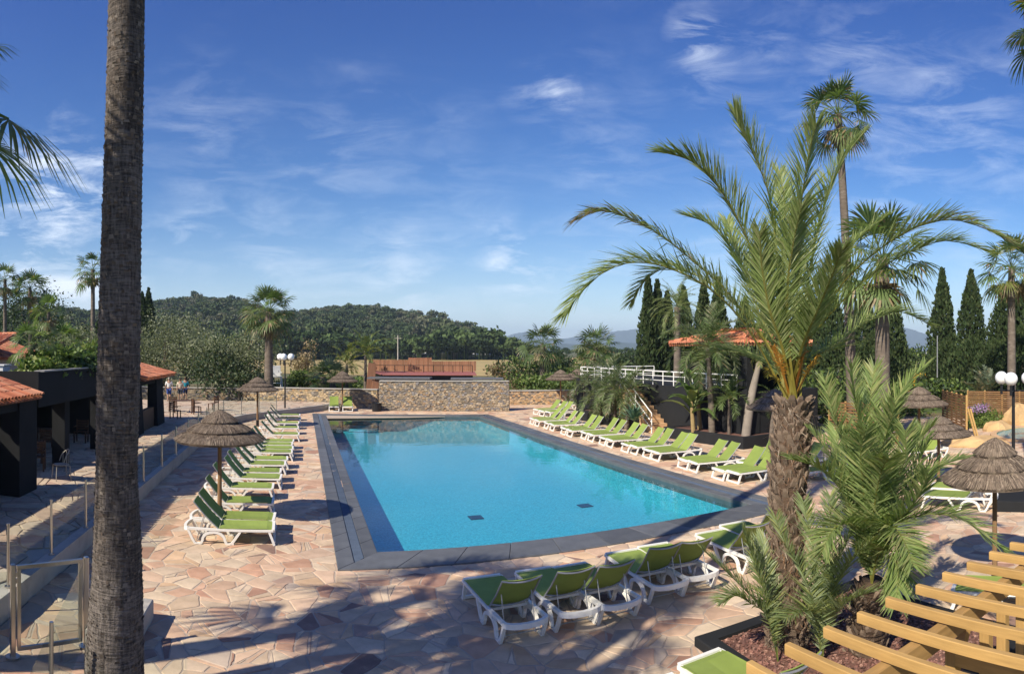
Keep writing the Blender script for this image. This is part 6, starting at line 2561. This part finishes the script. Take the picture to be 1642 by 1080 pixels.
for px, r_, top, w, lb in ((1039, 60, 446, 1.9, 'tall narrow cypress at the left of the dark cluster'), (1054, 61, 452, 2.0, 'cypress second from the left in the dark cluster'), (1070, 62, 470, 2.2, 'cypress behind the round headed date palm'), (1096, 62, 462, 2.1, 'cypress right of the round headed date palm'),
                           (1128, 63, 452, 2.1, 'cypress behind the queen palm head'), (1152, 62, 448, 2.2, 'cypress over the tile roof, right of the queen palm'), (1195, 58, 480, 2.6, 'cypress above the ridge of the tile roof'), (1232, 56, 470, 3.0, 'cypress directly behind the date palm crown, left side'),
                           (1300, 54, 478, 3.2, 'cypress behind the date palm crown, right side'), (1335, 52, 470, 3.2, 'cypress left of the very tall slender palm'), (1386, 54, 466, 3.0, 'cypress between the slender and the stout palm'), (1432, 58, 486, 3.0, 'cypress right of the stout palm trunk'),
                           (1511, 58, 434, 2.5, 'tall pointed cypress, left one of the separate right pair'), (1557, 57, 437, 2.9, 'tall pointed cypress, right one of the separate pair'), (1612, 52, 462, 3.6, 'broad cypress under the yellowish fan palm'), (1644, 50, 450, 3.6, 'broad cypress cut by the right edge'),
                           (228, 92, 470, 2.6, 'dark cypress showing right of the big trunk'), (238, 95, 464, 3.0, 'taller dark cypress showing right of the big trunk')):
    cypress(lb, px, r_, top, w, 5200 if r_ < 70 else 3000)
for px, r_, top, w, lb in ((1290, 47, 540, 4.5, 'broad dark hedge tree behind the date palm trunk'), (1345, 46, 545, 4.5, 'broad dark hedge tree behind the slender palm trunk'), (1400, 47, 535, 4.5, 'broad dark hedge tree behind the stout palm trunk'), (1520, 52, 545, 4.6, 'broad dark conifer under the left pointed cypress'),
                           (1560, 50, 540, 5.0, 'broad dark conifer under the right pointed cypress'), (1600, 48, 545, 5.0, 'broad dark conifer behind the globe lamps'), (1640, 46, 530, 5.0, 'broad dark conifer at the right edge')):
    cypress(lb, px, r_, top, w, 5200, group='hedge conifers')
# slim small trees near the wall
for px, r_, top, lb in ((799, 84, 578, 'small dark pointed tree in the field right of the cedar screens'), (810, 82, 590, 'second small pointed tree in the field, lower')):
    cypress(lb, px, r_, top, 1.0, 900, group='small trees in the field')

# ------------------------------------------------------------------ wooded hill and far mountains
M_hill = mat('hill_floor', (.035, .05, .02), .95, .3, .02)
M_forest = mat('forest_leaf', attr=True, rough=.9, var=.25, scale=.05, spec=.1, leaf=.1)
crest = [(-500, 525), (-150, 512), (40, 500), (120, 497), (200, 492), (260, 484), (320, 480), (370, 482), (410, 490), (450, 500), (480, 495), (530, 490), (600, 494), (660, 503), (720, 513), (770, 523), (810, 537), (840, 549), (870, 560), (900, 567)]


def crest_z(px, r_):
    ks = [c[0] for c in crest]
    py = np.interp(px, ks, [c[1] for c in crest])
    return EYE + (HZ - py) / FOC * r_


R0, R1 = 290.0, 640.0


def hill_z(px, r_):
    t = np.clip((r_ - R0) / (R1 - R0), 0, 1.25)
    h = np.maximum(crest_z(px, R1) - 9.5, 0)
    sm = np.where(t < 1, np.sin(np.minimum(t, 1) * pi / 2) ** 1.15, 1 - (t - 1) * .9)
    return h * sm + 2.2 * np.sin(px * .021 + r_ * .013) * np.clip(t * 3, 0, 1) * (t < 1) * np.clip(h / 20, 0, 1) - .3


pxs = np.linspace(-500, 900, 120)
rs = np.linspace(R0 - 12, R1 * 1.2, 34)
V, F = [], []
for r_ in rs:
    for px in pxs:
        x, y = polar(px, r_)
        V.append((x, y, float(hill_z(px, r_))))
for j in range(len(rs) - 1):
    for i in range(len(pxs) - 1):
        a = j * len(pxs) + i
        F.append((a, a + 1, a + len(pxs) + 1, a + len(pxs)))
tag(link('hill', new_mesh('hill', V, F, M_hill, smooth=True)), 'long wooded hill behind the pool and field', kind='structure')


def crown_template(seed):
    rg = np.random.default_rng(seed)
    blobs = [(0, 0, .55, .75, .75, .5)] + [(rg.uniform(-.55, .55), rg.uniform(-.55, .55), rg.uniform(.35, .95), *(rg.uniform(.3, .45),) * 2, rg.uniform(.22, .34)) for _ in range(7)]
    Q, _ = leaf_cloud(blobs, 150, .19, G_DARK, .75, shell=.25)
    T = []                                              # trunk
    for a in (0, pi / 2):
        s = np.array((cos(a), sin(a), 0)) * .05
        T.append((-s + (0, 0, -1.0), s + (0, 0, -1.0), s + (0, 0, .5), -s + (0, 0, .5)))
    return np.concatenate((Q, np.array(T)))


TPL = [crown_template(s) for s in range(5)]


def forest(name, label, P, S, cols, kind='stuff'):
    """P (n,3) foot points, S (n) crown radii."""
    Qs, Cs = [], []
    tid = rng.integers(len(TPL), size=len(P))
    for k in range(len(TPL)):
        idx = np.where(tid == k)[0]
        if not len(idx):
            continue
        a = rng.random(len(idx)) * 6.283
        T = TPL[k]
        ca, sa = np.cos(a)[:, None, None], np.sin(a)[:, None, None]
        s = S[idx][:, None, None]
        X = (T[None, ..., 0] * ca - T[None, ..., 1] * sa) * s
        Y = (T[None, ..., 0] * sa + T[None, ..., 1] * ca) * s
        Z = (T[None, ..., 2] + .9) * s * rng.uniform(.8, 1.25, (len(idx), 1, 1))
        Q = np.stack((X, Y, Z), -1) + P[idx][:, None, None, :]
        Qs.append(Q.reshape(-1, 4, 3))
        c = pick(cols, len(idx), .85, 1.15)
        cc = np.repeat(c[:, None, :], T.shape[0], 1) * rng.uniform(.75, 1.25, (len(idx), T.shape[0], 1))
        Cs.append(cc.reshape(-1, 3))
    o = quad_mesh(name, np.concatenate(Qs), np.concatenate(Cs), M_forest)
    return tag(o, label, kind=kind)


pts, siz = [], []
r_ = R0 + 4
while r_ < R1 * 1.03:
    step = 5.0 + (r_ - R0) / (R1 - R0) * 2.2
    dpx = step / r_ * FOC
    px = -330 + random.uniform(0, dpx)
    while px < 885:
        pxx, rr = px + random.uniform(-.45, .45) * dpx, r_ + random.uniform(-.45, .45) * step
        h = crest_z(pxx, R1) - 9.5
        if h > 2 and random.random() < .95:
            x, y = polar(pxx, rr)
            pts.append((x, y, float(hill_z(pxx, rr)) - .5))
            siz.append(random.uniform(2.2, 4.2) * (1.3 if random.random() < .08 else 1) * (.75 + .25 * min(1, h / 20)))
        px += dpx
    r_ += step
forest('forest', 'dense wood of dark round trees covering the hill', np.array(pts), np.array(siz), [(.066, .095, .042), (.082, .112, .046), (.055, .080, .038), (.10, .12, .058), (.115, .12, .075)])
pts, siz = [], []
for k in range(190):
    px = random.uniform(330, 860)
    rr = random.uniform(262, 300)
    x, y = polar(px, rr)
    pts.append((x, y, -.3))
    siz.append(random.uniform(3.2, 6.0) * (.7 if px > 800 else 1))
for k in range(240):
    px = random.uniform(820, 1480)
    rr = random.uniform(300, 520)
    x, y = polar(px, rr)
    pts.append((x, y, -.3))
    siz.append(random.uniform(1.6, 3.0))
for k in range(70):
    px = random.uniform(-120, 240)
    rr = random.uniform(95, 190)
    x, y = polar(px, rr)
    pts.append((x, y, -.3))
    siz.append(random.uniform(2.6, 4.2))
forest('treeline', 'belt of trees along the foot of the hill and the far edge of the field', np.array(pts), np.array(siz), [(.040, .066, .026), (.055, .085, .030), (.075, .11, .04), (.034, .054, .022)])
# far ranges
def ridge(label, r_, prof, col, depth=900, seed=3):
    rr = random.Random(seed)
    px = np.arange(prof[0][0], prof[-1][0] + 1, 4)
    py = np.interp(px, [p[0] for p in prof], [p[1] for p in prof])
    V, F = [], []
    rows = 9
    for j in range(rows):
        t = j / (rows - 1)
        for i, (a, b) in enumerate(zip(px, py)):
            h = max(EYE + (HZ - b) / FOC * r_, 1)
            n = 1 + .10 * sin(a * .11 + j * 1.7 + seed) + .06 * sin(a * .31 + j)
            rj = r_ - depth * (1 - t) * (1 + .12 * sin(a * .05 + seed))
            z = h * (t ** 1.15) * (n if 0 < j < rows - 1 else 1) + (rr.uniform(-.02, .02) * h if j == rows - 1 else 0)
            x, y = polar(a, rj)
            V.append((x, y, z - 2))
    m = len(px)
    for j in range(rows - 1):
        for i in range(m - 1):
            a = j * m + i
            F.append((a, a + 1, a + m + 1, a + m))
    b0 = len(V)
    for i, a in enumerate(px):
        x, y = polar(a, r_ + 700)
        V.append((x, y, -3))
    for i in range(m - 1):
        F.append(((rows - 1) * m + i, (rows - 1) * m + i + 1, b0 + i + 1, b0 + i))
    o = link('mountain', new_mesh('mountain', V, F, mat('mountain_forest', col, .95, .4, .006), smooth=True))
    return tag(o, label, kind='structure')


ridge('near blue green mountain ridge right of the hill', 3600, [(760, 562), (812, 548), (850, 543), (880, 548), (930, 552), (990, 548), (1040, 550), (1120, 556), (1200, 560)], (.030, .048, .026), seed=5)
ridge('far blue mountain range on the horizon', 6200, [(700, 561), (790, 545), (825, 534), (850, 531), (872, 538), (892, 544), (920, 540), (950, 536), (985, 531), (1020, 527), (1060, 522), (1150, 524), (1250, 530), (1330, 520), (1400, 516), (1440, 522), (1470, 530), (1500, 541), (1560, 548), (1640, 540), (1800, 545)], (.026, .042, .026), seed=9)

# ------------------------------------------------------------------ the air: thin even haze round everything
hb = MB()
hb.box((0, 2950, 158), (14800, 12300, 324))
hz_o = hb.build('haze', [], None)
hm = bpy.data.materials.new('haze_air')
hm.use_nodes = True
hm.node_tree.nodes.remove(hm.node_tree.nodes['Principled BSDF'])
pvn = hm.node_tree.nodes.new('ShaderNodeVolumePrincipled')
pvn.inputs['Color'].default_value = (.62, .80, 1.0, 1)
pvn.inputs['Density'].default_value = .00017
pvn.inputs['Anisotropy'].default_value = .0
hm.node_tree.links.new(pvn.outputs[0], hm.node_tree.nodes['Material Output'].inputs['Volume'])
hz_o.data.materials.append(hm)
tag(hz_o, 'thin bluish haze that fades the far hills', kind='stuff')
